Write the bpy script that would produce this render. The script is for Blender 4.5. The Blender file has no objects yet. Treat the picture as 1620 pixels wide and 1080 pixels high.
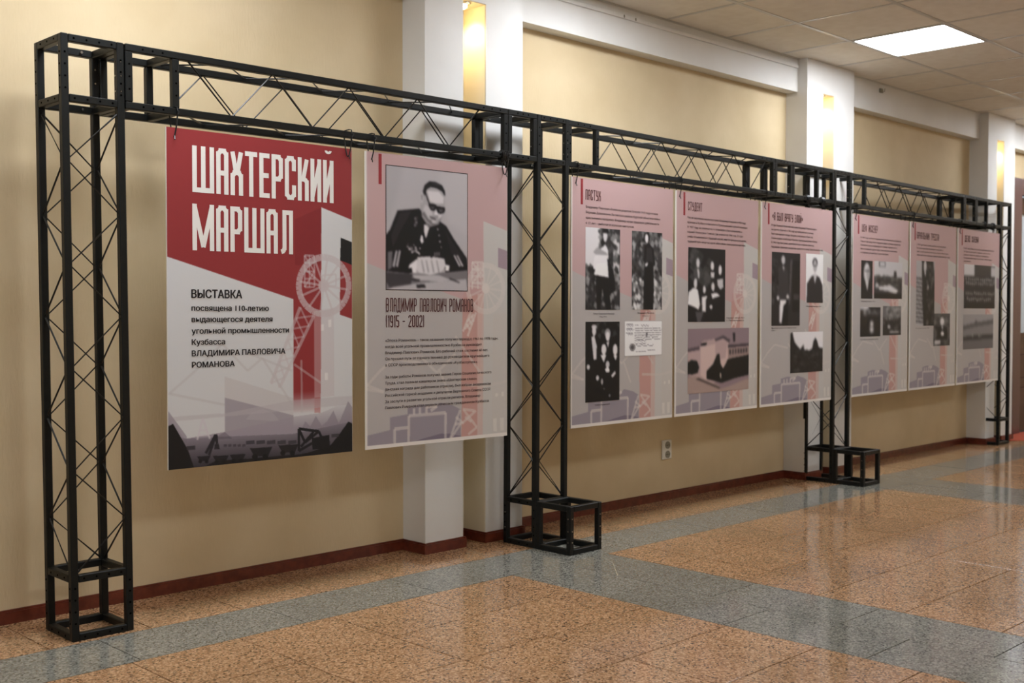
import bpy, bmesh, math, random
import numpy as np
from mathutils import Vector, Matrix

S = 0.22            # one truss section is 22 cm; the layout below is written in truss sections
PI = math.pi
sc = bpy.context.scene
COL = sc.collection

# ------------------------------------------------------------------ camera
def make_camera():
    cx, cy, cz, yaw, pit, rol, f = -7.2988, -16.9329, 5.0715, 0.7801, -0.0263, 0.0012, 1787.9654
    d = Vector((math.cos(pit)*math.sin(yaw), math.cos(pit)*math.cos(yaw), math.sin(pit)))
    r = Vector((math.cos(yaw), -math.sin(yaw), 0)); u = r.cross(d)
    r2 = math.cos(rol)*r + math.sin(rol)*u; u2 = -math.sin(rol)*r + math.cos(rol)*u
    cam = bpy.data.cameras.new('camera'); o = bpy.data.objects.new('camera', cam); COL.objects.link(o)
    m = Matrix(((r2.x, u2.x, -d.x, cx*S), (r2.y, u2.y, -d.y, cy*S), (r2.z, u2.z, -d.z, cz*S), (0, 0, 0, 1)))
    o.matrix_world = m
    cam.sensor_width = 36; cam.sensor_fit = 'HORIZONTAL'; cam.lens = 36*f/1620
    cam.clip_start = 0.05; cam.clip_end = 100
    cam.dof.use_dof = True; cam.dof.focus_distance = 4.4; cam.dof.aperture_fstop = 4.0
    sc.camera = o
make_camera()

# ------------------------------------------------------------------ world, view
w = bpy.data.worlds.new('world'); sc.world = w; w.use_nodes = True
w.node_tree.nodes['Background'].inputs[0].default_value = (0.74, 0.87, 1.0, 1)
w.node_tree.nodes['Background'].inputs[1].default_value = 0.60
sc.view_settings.view_transform = 'Standard'; sc.view_settings.look = 'None'
sc.view_settings.gamma = 1; sc.view_settings.use_curve_mapping = False
sc.view_settings.exposure = 0.0
PANEL_LIGHT = 31.0      # radiance of a ceiling panel
SPOT_W = 5.0           # niche spotlights, watts

# ------------------------------------------------------------------ materials
def lin(c):
    return tuple((x/255/12.92 if x/255 <= .04045 else ((x/255+.055)/1.055)**2.4) for x in c)
def mat(name, rgb, rough=.6, metal=0., spec=.5, emit=None, es=0.):
    m = bpy.data.materials.new(name); m.use_nodes = True
    b = m.node_tree.nodes['Principled BSDF']
    b.inputs['Base Color'].default_value = (*lin(rgb), 1)
    b.inputs['Roughness'].default_value = rough; b.inputs['Metallic'].default_value = metal
    b.inputs['Specular IOR Level'].default_value = spec
    if emit:
        b.inputs['Emission Color'].default_value = (*lin(emit), 1); b.inputs['Emission Strength'].default_value = es
    return m
def nd(m, t, **k):
    n = m.node_tree.nodes.new(t)
    for a, v in k.items():
        if a in n.inputs: n.inputs[a].default_value = v
        else: setattr(n, a, v)
    return n
def noise_rough(m, rgb2, scale, detail=4, lo=.35, hi=.65, bump=0., bscale=None, stretch=None, rand=0., roughvar=0.):
    """mixes a second tone by noise in world space, optional bump and per-object tone shift"""
    t = m.node_tree; L = t.links; b = t.nodes['Principled BSDF']
    g = nd(m, 'ShaderNodeNewGeometry'); src = g.outputs['Position']
    n = nd(m, 'ShaderNodeTexNoise'); n.inputs['Scale'].default_value = scale; n.inputs['Detail'].default_value = detail
    L.new(src, n.inputs['Vector'])
    mr = nd(m, 'ShaderNodeMapRange'); mr.inputs['From Min'].default_value = lo; mr.inputs['From Max'].default_value = hi
    L.new(n.outputs['Fac'], mr.inputs['Value'])
    mx = nd(m, 'ShaderNodeMix'); mx.data_type = 'RGBA'
    mx.inputs[6].default_value = b.inputs['Base Color'].default_value[:]; mx.inputs[7].default_value = (*lin(rgb2), 1)
    L.new(mr.outputs['Result'], mx.inputs[0]); out = mx.outputs[2]
    if rand:
        oi = nd(m, 'ShaderNodeObjectInfo'); hs = nd(m, 'ShaderNodeHueSaturation')
        r = nd(m, 'ShaderNodeMapRange'); r.inputs['To Min'].default_value = 1-rand; r.inputs['To Max'].default_value = 1+rand
        L.new(oi.outputs['Random'], r.inputs['Value']); L.new(r.outputs['Result'], hs.inputs['Value'])
        L.new(out, hs.inputs['Color']); out = hs.outputs['Color']
    L.new(out, b.inputs['Base Color'])
    if bump:
        n2 = nd(m, 'ShaderNodeTexNoise'); n2.inputs['Scale'].default_value = bscale or scale; n2.inputs['Detail'].default_value = 3
        if stretch:
            mp = nd(m, 'ShaderNodeMapping'); mp.inputs['Scale'].default_value = stretch
            L.new(src, mp.inputs['Vector']); L.new(mp.outputs['Vector'], n2.inputs['Vector'])
        else: L.new(src, n2.inputs['Vector'])
        bp = nd(m, 'ShaderNodeBump'); bp.inputs['Strength'].default_value = bump; bp.inputs['Distance'].default_value = .004
        L.new(n2.outputs['Fac'], bp.inputs['Height']); L.new(bp.outputs['Normal'], b.inputs['Normal'])
    return m
def granite(name, base, dark, light, rough, seed):
    m = mat(name, base, rough, spec=.75); t = m.node_tree; L = t.links; b = t.nodes['Principled BSDF']
    g = nd(m, 'ShaderNodeNewGeometry')
    v = nd(m, 'ShaderNodeTexVoronoi'); v.inputs['Scale'].default_value = 170; L.new(g.outputs['Position'], v.inputs['Vector'])
    sp = nd(m, 'ShaderNodeSeparateColor'); L.new(v.outputs['Color'], sp.inputs[0])
    cr = nd(m, 'ShaderNodeValToRGB'); L.new(sp.outputs[0], cr.inputs[0])
    e = cr.color_ramp.elements; e[0].position = 0; e[0].color = (*lin(dark), 1); e[1].position = .24; e[1].color = (*lin(base), 1)
    x = e.new(.55); x.color = (*lin(base), 1); x = e.new(.85); x.color = (*lin(light), 1)
    n = nd(m, 'ShaderNodeTexNoise'); n.inputs['Scale'].default_value = 2.3; n.inputs['Detail'].default_value = 5
    L.new(g.outputs['Position'], n.inputs['Vector'])
    mr = nd(m, 'ShaderNodeMapRange'); mr.inputs['From Min'].default_value = .3; mr.inputs['From Max'].default_value = .7
    mr.inputs['To Min'].default_value = .90; mr.inputs['To Max'].default_value = 1.08; L.new(n.outputs['Fac'], mr.inputs['Value'])
    oi = nd(m, 'ShaderNodeObjectInfo'); r = nd(m, 'ShaderNodeMapRange'); r.inputs['To Min'].default_value = .93; r.inputs['To Max'].default_value = 1.07
    L.new(oi.outputs['Random'], r.inputs['Value'])
    mu = nd(m, 'ShaderNodeMath'); mu.operation = 'MULTIPLY'; L.new(mr.outputs['Result'], mu.inputs[0]); L.new(r.outputs['Result'], mu.inputs[1])
    hs = nd(m, 'ShaderNodeHueSaturation'); L.new(cr.outputs[0], hs.inputs['Color']); L.new(mu.outputs[0], hs.inputs['Value'])
    L.new(hs.outputs['Color'], b.inputs['Base Color'])
    mr2 = nd(m, 'ShaderNodeMapRange'); mr2.inputs['From Min'].default_value = .3; mr2.inputs['From Max'].default_value = .7
    mr2.inputs['To Min'].default_value = rough*.8; mr2.inputs['To Max'].default_value = rough*1.3
    L.new(n.outputs['Fac'], mr2.inputs['Value']); L.new(mr2.outputs['Result'], b.inputs['Roughness'])
    return m
M = {}
M['wall'] = noise_rough(mat('cream_wallpaper', (217, 198, 162), .75, spec=.25), (208, 188, 151), 3, bump=.35, bscale=90, stretch=(1, 1, .25))
M['white'] = noise_rough(mat('white_paint', (228, 227, 224), .6, spec=.3), (221, 219, 215), 2.5, bump=.1, bscale=60)
M['niche'] = noise_rough(mat('niche_paint', (228, 218, 194), .7, spec=.25), (221, 210, 184), 3)
M['wood'] = noise_rough(mat('red_brown_wood', (112, 52, 36), .32), (88, 36, 24), 30, bump=.05)
M['black'] = noise_rough(mat('black_powder_coat', (11, 13, 12), .45, spec=.28), (16, 18, 16), 40, bump=.05, bscale=300)
M['rod'] = mat('black_rod', (16, 16, 15), .35, spec=.35)
M['hole'] = mat('hole_dark', (4, 4, 4), .9, spec=0)
M['steel'] = mat('bolt_and_hole_light', (190, 190, 186), .25, metal=1)  # bolt heads, and bright dots standing for light through the truss holes
M['tie'] = mat('black_nylon', (16, 16, 17), .4)
M['orange'] = granite('pink_orange_granite', (161, 123, 88), (80, 56, 38), (198, 160, 124), .10, 1)
M['grey'] = granite('grey_granite', (124, 123, 114), (76, 77, 72), (154, 152, 142), .10, 2)
M['scratch'] = mat('pale_scratch', (196, 186, 140), .5)
M['grout'] = mat('grout', (20, 18, 15), .9)
M['ctile'] = noise_rough(mat('mineral_ceiling_tile', (232, 227, 217), .9, spec=.1), (226, 220, 209), 14, bump=.1, bscale=160, rand=.02)
M['cgrid'] = mat('ceiling_grid_metal', (196, 194, 188), .35, spec=.6)
M['diffuser'] = mat('lit_diffuser', (255, 255, 255), .5, emit=(243, 248, 255), es=PANEL_LIGHT)
M['bulb'] = mat('lit_halogen', (255, 240, 210), .5, emit=(255, 226, 170), es=40)
M['chrome'] = mat('chrome', (200, 200, 200), .15, metal=1)
M['plastic'] = mat('white_plastic', (224, 220, 208), .35)
M['slot'] = mat('fitting_grey', (140, 136, 120), .6)  # plain grey of the socket wells, duct clips and hook
M['board'] = mat('white_foam_board', (226, 222, 214), .6)
M['door'] = noise_rough(mat('maroon_door_paint', (74, 34, 34), .25), (60, 26, 26), 20)
M['casing'] = mat('door_casing', (92, 64, 64), .25)
M['glass'] = mat('frosted_door_glass', (190, 204, 214), .15)
M['mat'] = noise_rough(mat('orange_mat', (170, 74, 44), .8), (150, 60, 36), 60)
M['red'] = mat('title_red_ink', (140, 38, 42), .5, spec=.35)
M['bar'] = mat('bar_red_ink', (150, 46, 52), .5, spec=.35)
M['inkwhite'] = mat('white_ink', (228, 226, 220), .5, spec=.35)
M['inkblack'] = mat('black_ink', (30, 28, 30), .5, spec=.35)
M['inkbody'] = mat('body_ink', (62, 50, 54), .5, spec=.35)
M['inkbrown'] = mat('brown_ink', (76, 34, 38), .5, spec=.35)
M['inkframe'] = mat('frame_ink', (58, 48, 48), .5, spec=.35)
def vcol_mat(name):
    m = mat(name, (255, 255, 255), .5, spec=.35)
    a = nd(m, 'ShaderNodeAttribute'); a.attribute_name = 'ink'
    m.node_tree.links.new(a.outputs['Color'], m.node_tree.nodes['Principled BSDF'].inputs['Base Color'])
    return m
M['print'] = vcol_mat('printed_picture')

# ------------------------------------------------------------------ mesh helpers (coordinates in truss sections)
class MB:
    def __init__(s): s.v = []; s.f = []; s.mi = []
    def add(s, vs, fs, mi=0):
        n = len(s.v); s.v += [tuple(p) for p in vs]; s.f += [tuple(i+n for i in f) for f in fs]; s.mi += [mi]*len(fs)
    def box(s, x0, x1, y0, y1, z0, z1, mi=0):
        s.add([(x0,y0,z0),(x1,y0,z0),(x1,y1,z0),(x0,y1,z0),(x0,y0,z1),(x1,y0,z1),(x1,y1,z1),(x0,y1,z1)],
              [(0,3,2,1),(4,5,6,7),(0,1,5,4),(1,2,6,5),(2,3,7,6),(3,0,4,7)], mi)
    def cbox(s, x0, x1, y0, y1, z0, z1, c, mi=0):
        """box with all edges chamfered by c"""
        vs = []; idx = {}
        def V(p):
            if p not in idx: idx[p] = len(vs); vs.append(p)
            return idx[p]
        X, Y, Z = (x0, x1), (y0, y1), (z0, z1); fs = []
        def P(i, j, k, ax):
            p = [X[i], Y[j], Z[k]]; q = [(1 if i == 0 else -1), (1 if j == 0 else -1), (1 if k == 0 else -1)]
            for a in range(3):
                if a != ax: p[a] += q[a]*c
            return V(tuple(round(t, 6) for t in p))
        for a in range(3):
            for e in (0, 1):
                ring = []
                for (p, q) in ((0, 0), (1, 0), (1, 1), (0, 1)):
                    ijk = [0, 0, 0]; ijk[a] = e; ijk[(a+1) % 3] = p; ijk[(a+2) % 3] = q
                    ring.append(P(*ijk, a))
                fs.append(tuple(ring if e else ring[::-1]))
        for a in range(3):
            b, d = (a+1) % 3, (a+2) % 3
            for p in (0, 1):
                for q in (0, 1):
                    def g(t, ax):
                        ijk = [0, 0, 0]; ijk[a] = t; ijk[b] = p; ijk[d] = q; return P(*ijk, ax)
                    quad = [g(0, b), g(1, b), g(1, d), g(0, d)]
                    fs.append(tuple(quad if (p == q) else quad[::-1]))
        for i in (0, 1):
            for j in (0, 1):
                for k in (0, 1):
                    tri = [P(i, j, k, 0), P(i, j, k, 1), P(i, j, k, 2)]
                    fs.append(tuple(tri if (i+j+k) % 2 else tri[::-1]))
        s.add(vs, fs, mi)
    def tube(s, pts, r, n=6, closed=False, mi=0):
        pts = [Vector(p) for p in pts]; m = len(pts); rings = []
        base = len(s.v)
        for i, p in enumerate(pts):
            a = pts[i-1] if (i > 0 or closed) else p; b = pts[(i+1) % m] if (i < m-1 or closed) else p
            d = (b-a); d = d.normalized() if d.length > 1e-9 else Vector((0, 0, 1))
            up = Vector((0, 0, 1)) if abs(d.z) < .95 else Vector((0, 1, 0))
            if closed: up = Vector((1, 0, 0))
            x = d.cross(up).normalized(); y = d.cross(x).normalized()
            for k in range(n):
                t = 2*PI*k/n; s.v.append(tuple(p + x*r*math.cos(t) + y*r*math.sin(t)))
        for i in range(m if closed else m-1):
            for k in range(n):
                a = base+i*n+k; b = base+i*n+(k+1) % n; j = (i+1) % m
                s.f.append((a, b, base+j*n+(k+1) % n, base+j*n+k)); s.mi.append(mi)
        if not closed:
            s.f.append(tuple(base+k for k in range(n))[::-1]); s.f.append(tuple(base+(m-1)*n+k for k in range(n))); s.mi += [mi, mi]
    def disc(s, c, axis, r, h, n=10, mi=0):
        """short cylinder centred at c along axis 'x','y','z'"""
        c = Vector(c); ax = {'x': Vector((1,0,0)), 'y': Vector((0,1,0)), 'z': Vector((0,0,1))}[axis]
        s.tube([c-ax*h/2, c+ax*h/2], r, n, mi=mi)
    def lathe(s, c, prof, n=20, mi=0):
        base = len(s.v); m = len(prof)
        for r, z in prof:
            for k in range(n):
                t = 2*PI*k/n; s.v.append((c[0]+r*math.cos(t), c[1]+r*math.sin(t), c[2]+z))
        for i in range(m-1):
            for k in range(n):
                s.f.append((base+i*n+k, base+i*n+(k+1) % n, base+(i+1)*n+(k+1) % n, base+(i+1)*n+k)); s.mi.append(mi)
        s.f.append(tuple(base+k for k in range(n))[::-1]); s.f.append(tuple(base+(m-1)*n+k for k in range(n))); s.mi += [mi, mi]
    def warp(s, fn): s.v = [fn(p) for p in s.v]; return s
    def build(s, name, mats, parent=None, kind=None, fix=True):
        me = bpy.data.meshes.new(name)
        off = parent['_o'] if parent is not None else (0, 0, 0)
        me.from_pydata([((x-off[0])*S, (y-off[1])*S, (z-off[2])*S) for x, y, z in s.v], [], s.f)
        if fix:
            bm = bmesh.new(); bm.from_mesh(me); bmesh.ops.recalc_face_normals(bm, faces=bm.faces); bm.to_mesh(me); bm.free()
        for m in (mats if isinstance(mats, (list, tuple)) else [mats]): me.materials.append(m)
        if len(me.materials) > 1: me.polygons.foreach_set('material_index', s.mi)
        return link(name, me, parent, kind, off)
def link(name, me, parent=None, kind=None, off=(0, 0, 0)):
    o = bpy.data.objects.new(name, me); COL.objects.link(o)
    o['_o'] = list(off)
    if parent is not None: o.parent = parent
    if kind: o['kind'] = kind
    return o
def thing(name, label, cat, loc, group=None):
    o = bpy.data.objects.new(name, None); COL.objects.link(o); o.empty_display_size = .05
    o.location = Vector(loc)*S; o['label'] = label; o['category'] = cat; o['_o'] = list(loc)
    if group: o['group'] = group
    return o
def tag(o, label, cat, group=None):
    o['label'] = label; o['category'] = cat
    if group: o['group'] = group
    return o
def struct(o): o['kind'] = 'structure'; return o

# ------------------------------------------------------------------ measured layout
YW, YP, HB, ZC, ZB = 1.7768, 1.05, 0.229, 12.68, 11.70     # wall, pilaster face, baseboard top, ceiling, beam underside
PIL = [(7.95, 9.02, 9.69, 10.82), (22.93, 23.85, 24.52, 25.74), (36.02, 36.86, 37.52, 38.57)]
XL, XR, YF = -16.0, 56.0, -21.0
H = 9.267; T = .117
COLX = [0.0, 9.987, 22.931, 36.097]; COLY = [0.0, -.187, .113, .551]; LEAN = [-.099, .044, -.005, -.03]
def interp(x, xs, ys):
    if x <= xs[0]: return ys[0]
    for i in range(len(xs)-1):
        if x <= xs[i+1]: return ys[i] + (ys[i+1]-ys[i])*(x-xs[i])/(xs[i+1]-xs[i])
    return ys[-1]
def warp(p):
    x, y, z = p
    return (x + interp(x, COLX, LEAN)*z/H, y + interp(x, COLX, COLY), z)

# ------------------------------------------------------------------ room shell
def build_room():
    b = MB(); b.box(XL, XR, YF, YW+.6, -.5, -.03); fl = struct(b.build('floor', M['grout']))
    # granite slabs
    xs_cross = [(-7.05, -4.25), (7.95, 10.75), (23.05, 25.85), (36.9, 39.7)]
    tiles = []
    g = .021
    def tile(x0, x1, y0, y1, k): tiles.append((x0+g/2, x1-g/2, y0+g/2, y1-g/2, k))
    xs = [1.25+1.64*k for k in range(-11, 34)]
    for i in range(len(xs)-1):                                 # strip by the wall
        tile(xs[i], xs[i+1], -.1, YW, 'orange')
    xs = [.35+2.85*k for k in range(-6, 20)]
    for i in range(len(xs)-1): tile(xs[i], xs[i+1], -1.55, -.1, 'grey')   # grey border band
    for n, (a, c) in enumerate(xs_cross):
        m = (a+c)/2
        for h, (x0, x1) in enumerate(((a, m), (m, c))):
            ys = [-1.55] + [(-3.9 if h == 0 else -5.2) - 2.5*k for k in range(0, 8)]
            ys = [y for y in ys if y > YF] + [YF]
            for j in range(len(ys)-1): tile(x0, x1, ys[j+1], ys[j], 'grey')
    fields = [(XL, -7.05, -1), (-4.25, 7.95, -1), (10.75, 23.05, 1), (25.85, 36.9, 1), (39.7, XR, 1)]
    for a, c, sgn in fields:
        xs = [c-1.75*.43-1.75*k for k in range(0, 30)]; xs = [x for x in xs if x > a+.2]
        xs = [a]+sorted(xs)+[c]
        ys = [-1.55-1.64*k for k in range(0, 20)]; ys = [y for y in ys if y > YF+.1]+[YF]
        for i in range(len(xs)-1):
            for j in range(len(ys)-1): tile(xs[i], xs[i+1], ys[j+1], ys[j], 'orange')
    cam = Vector((-7.3, -16.93)); dirv = Vector((math.sin(.7801), math.cos(.7801)))
    def vis(t):
        c = Vector(((t[0]+t[1])/2, (t[2]+t[3])/2))-cam; d = c.dot(dirv); l = c.x*dirv.y - c.y*dirv.x
        return d > 8.2 and abs(l) < .47*d+1.2
    near = sorted([t for t in tiles if vis(t)], key=lambda t: ((t[0]+t[1])/2-cam.x)**2+((t[2]+t[3])/2-cam.y)**2)
    keep = set(near[:290]); cache = {}
    rest = MB()
    rng = random.Random(5)
    for t in tiles:
        x0, x1, y0, y1, k = t; dz = rng.uniform(-.0012, .0012)
        if t in keep:
            key = (round(x1-x0, 4), round(y1-y0, 4), k)
            if key not in cache:
                q = MB(); W, D = (x1-x0)/2, (y1-y0)/2; q.cbox(-W, W, -D, D, -.04, 0, .0015)
                o = q.build('granite_tile', M[k], fl); cache[key] = o.data
            else: o = link('granite_tile', cache[key], fl)
            o.location = ((x0+x1)/2*S, (y0+y1)/2*S, dz*S)
        else: rest.box(x0, x1, y0, y1, -.04, dz, 0 if k == 'orange' else 1)
    o = rest.build('granite_paving', [M['orange'], M['grey']], fl, kind='stuff')
    b = MB(); b.add([(10.52, -1.83, .003), (10.55, -1.80, .003), (9.36, -2.99, .003), (9.33, -3.03, .003)], [(0, 1, 2, 3)]); b.build('scratch', M['scratch'], fl)
    # walls
    b = MB(); b.box(XL, 40.3, YW, YW+.6, -.03, ZC+.6); b.box(40.3, 49.0, YW, YW+.6, 10.55, ZC+.6); b.box(49.0, XR, YW, YW+.6, -.03, ZC+.6)
    struct(b.build('wall_back', M['wall']))
    b = MB()
    b.box(XL-.6, XR, YF-.6, YF, -.03, 2.5); b.box(XL-.6, XR, YF-.6, YF, 11.3, ZC+.6)
    xs = [XL-.6, -12, -5, 24, 31, XR]
    for i in range(0, len(xs), 2): b.box(xs[i], xs[i+1], YF-.6, YF, 2.5, 11.3)
    struct(b.build('wall_front', M['wall']))
    b = MB(); b.box(XL-.6, XL, YF, YW+.6, -.03, 2.5); b.box(XL-.6, XL, YF, YW+.6, 11.5, ZC+.6); b.box(XL-.6, XL, YF, -16, 2.5, 11.5); b.box(XL-.6, XL, -3, YW+.6, 2.5, 11.5)
    struct(b.build('wall_left', M['wall']))
    b = MB(); b.box(XR, XR+.6, YF-.6, YW+.6, -.03, ZC+.6); struct(b.build('wall_right', M['wall']))
    # windows in the walls behind and beside the camera
    n = 1
    for (x0, x1) in [(-12, -5), (24, 31)]:
        b = MB(); t = .25
        b.box(x0, x0+t, YF-.45, YF-.15, 2.5, 11.3); b.box(x1-t, x1, YF-.45, YF-.15, 2.5, 11.3); b.box(x0+t, x1-t, YF-.45, YF-.15, 2.5, 2.5+t); b.box(x0+t, x1-t, YF-.45, YF-.15, 11.3-t, 11.3)
        b.box((x0+x1)/2-t/2, (x0+x1)/2+t/2, YF-.45, YF-.15, 2.5+t, 11.3-t)
        struct(b.build('window_%d' % n, M['white'])); n += 1
    b = MB(); t = .25
    for y in (-16, -9.6, -3-t): b.box(XL-.45, XL-.15, y, y+t, 2.5, 11.5)
    b.box(XL-.45, XL-.15, -16+t, -3-t, 2.5, 2.5+t); b.box(XL-.45, XL-.15, -16+t, -3-t, 11.5-t, 11.5)
    struct(b.build('window_%d' % n, M['white']))
    # pilasters with a lit niche each
    for k, (a, c, d, e) in enumerate(PIL):
        b = MB(); zt = 11.74
        b.box(a, c, YP, YW, 0, ZC); b.box(d, e, YP, YW, 0, ZC); b.box(c, d, YP, YW, zt, ZC)
        s_ = .012
        o = struct(b.build('trim_%d' % (k+1), M['white']))
        q = MB(); q.box(c, c+s_, YP+.02, YW-.02, HB, zt-.01); q.box(d-s_, d, YP+.02, YW-.02, HB, zt-.01); q.box(c+s_, d-s_, YW-.03, YW-.01, HB, zt-.01)
        q.box(c+s_, d-s_, YP+.02, YW-.03, zt-s_, zt-.002)
        q.build('niche_lining', M['niche'], o)
    # boxed beam below the ceiling
    segs = [(XL, PIL[0][0]), (PIL[0][3], PIL[1][0]), (PIL[1][3], PIL[2][0]), (PIL[2][3], XR)]
    for k, (a, c) in enumerate(segs):
        b = MB(); b.box(a, c, YW-.4, YW, ZB, ZC); struct(b.build('trim_%d' % (k+4), M['white']))
    # skirting
    b = MB(); th = .055
    def run(x0, y0, x1, y1):
        b.box(min(x0, x1), max(x0, x1), min(y0, y1), max(y0, y1), .001, HB-.03)
        # thinner moulded top
    def seg_x(x0, x1, y):
        b.box(x0, x1, y-th, y, .001, HB-.035)
        b.box(x0, x1, y-th*.62, y, HB-.035, HB)
    def seg_y(x, y0, y1, sgn):
        xa, xb = (x-th, x) if sgn < 0 else (x, x+th); b.box(xa, xb, y0, y1, .001, HB-.035)
        xa, xb = (x-th*.62, x) if sgn < 0 else (x, x+th*.62); b.box(xa, xb, y0, y1, HB-.035, HB)
    prev = XL
    for (a, c, d, e) in PIL:
        seg_x(prev, a, YW); seg_y(a, YP-th, YW-th, -1); seg_x(a, c, YP); seg_y(c, YP-th, YW-th, 1)
        seg_x(c+.01, d-.01, YW-.03); seg_y(d, YP-th, YW-th, -1); seg_x(d, e, YP); seg_y(e, YP-th, YW-th, 1); prev = e
    seg_x(prev, 40.2, YW); seg_x(49.1, XR, YW)
    struct(b.build('baseboard_back', M['wood']))
    # ceiling
    P_ = 2.75
    cl = MB(); cl.box(XL, XR, YF, YW, ZC+.25, ZC+.6); cl = struct(cl.build('ceiling', M['ctile']))
    X0 = 21.93 - P_*13; Y0 = -.88
    lights = {}
    for i, n_ in enumerate((-12, -8, -4, 0, 6, 10)):
        lights[(13+n_, 0)] = (21.93+P_*n_, Y0-P_)
        if i % 2 == 1: lights[(13+n_, 1)] = (21.93+P_*n_, Y0-P_*6)
    lpos = {(round(x, 2), round(y, 2)) for x, y in lights.values()}
    grid = MB(); gw = .055
    ys = [YW-.4, Y0] + [Y0-P_*k for k in range(1, 8)]; ys = [y for y in ys if y > YF]+[YF]
    xs = [X0+P_*k for k in range(0, 26)]; xs = [XL]+[x for x in xs if XL+.3 < x < XR-.3]+[XR]
    cache = {}; rest = MB()
    for i in range(len(xs)-1):
        for j in range(len(ys)-1):
            x0, x1, y1, y0 = xs[i], xs[i+1], ys[j], ys[j+1]
            if (round(x0, 2), round(y0, 2)) in lpos: continue
            if x0 > 9 and y0 > -11:
                key = (round(x1-x0, 3), round(y1-y0, 3))
                if key not in cache:
                    q = MB(); W, D = (x1-x0)/2-.03, (y1-y0)/2-.03; q.cbox(-W, W, -D, D, 0, .07, .012); o = q.build('ceiling_tile', M['ctile'], cl); cache[key] = o.data
                else: o = link('ceiling_tile', cache[key], cl)
                o.location = ((x0+x1)/2*S, (y0+y1)/2*S, (ZC+.012)*S)
            else: rest.box(x0+.03, x1-.03, y0+.03, y1-.03, ZC+.012, ZC+.07)
    rest.build('ceiling_tiles', M['ctile'], cl, kind='stuff')
    for x in xs[1:-1]: grid.box(x-gw, x+gw, YF, YW-.4, ZC, ZC+.03)
    for y in ys[1:-1]: grid.box(XL, XR, y-gw, y+gw, ZC-.003, ZC+.027)
    for (x0, x1) in [(XL, XR)]: grid.box(x0, x1, YW-.47, YW-.4, ZC-.01, ZC+.03)
    grid.build('ceiling_grid', M['cgrid'], cl)
    # light panels
    first = None
    names = {-12: 'far left end', -8: 'left of the first column', -4: 'over the second column', 0: 'before the middle pilaster', 6: 'over the last column', 10: 'by the door end'}
    for (ci, j), (x, y) in sorted(lights.items(), key=lambda kv: (kv[0][1], kv[0][0])):
        n = round((x-21.93)/P_)
        row = 'nearer row' if j == 0 else 'farther row'
        lab = 'square glowing ceiling light panel %s, %s' % (names[n], row)
        t = thing('ceiling_light', lab, 'ceiling light', (x+P_/2, y+P_/2, ZC), 'ceiling light panels')
        W = P_/2-.03
        q = MB(); f = .06
        for (a0, a1, b0, b1) in ((-W, W, -W, -W+f), (-W, W, W-f, W), (-W, -W+f, -W+f, W-f), (W-f, W, -W+f, W-f)):
            q.box(x+P_/2+a0, x+P_/2+a1, y+P_/2+b0, y+P_/2+b1, ZC-.012, ZC+.2)
        q.build('frame', M['cgrid'], t)
        q = MB(); q.box(x+P_/2-W+f, x+P_/2+W-f, y+P_/2-W+f, y+P_/2+W-f, ZC+.01, ZC+.15); q.build('diffuser', M['diffuser'], t)
build_room()

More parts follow.
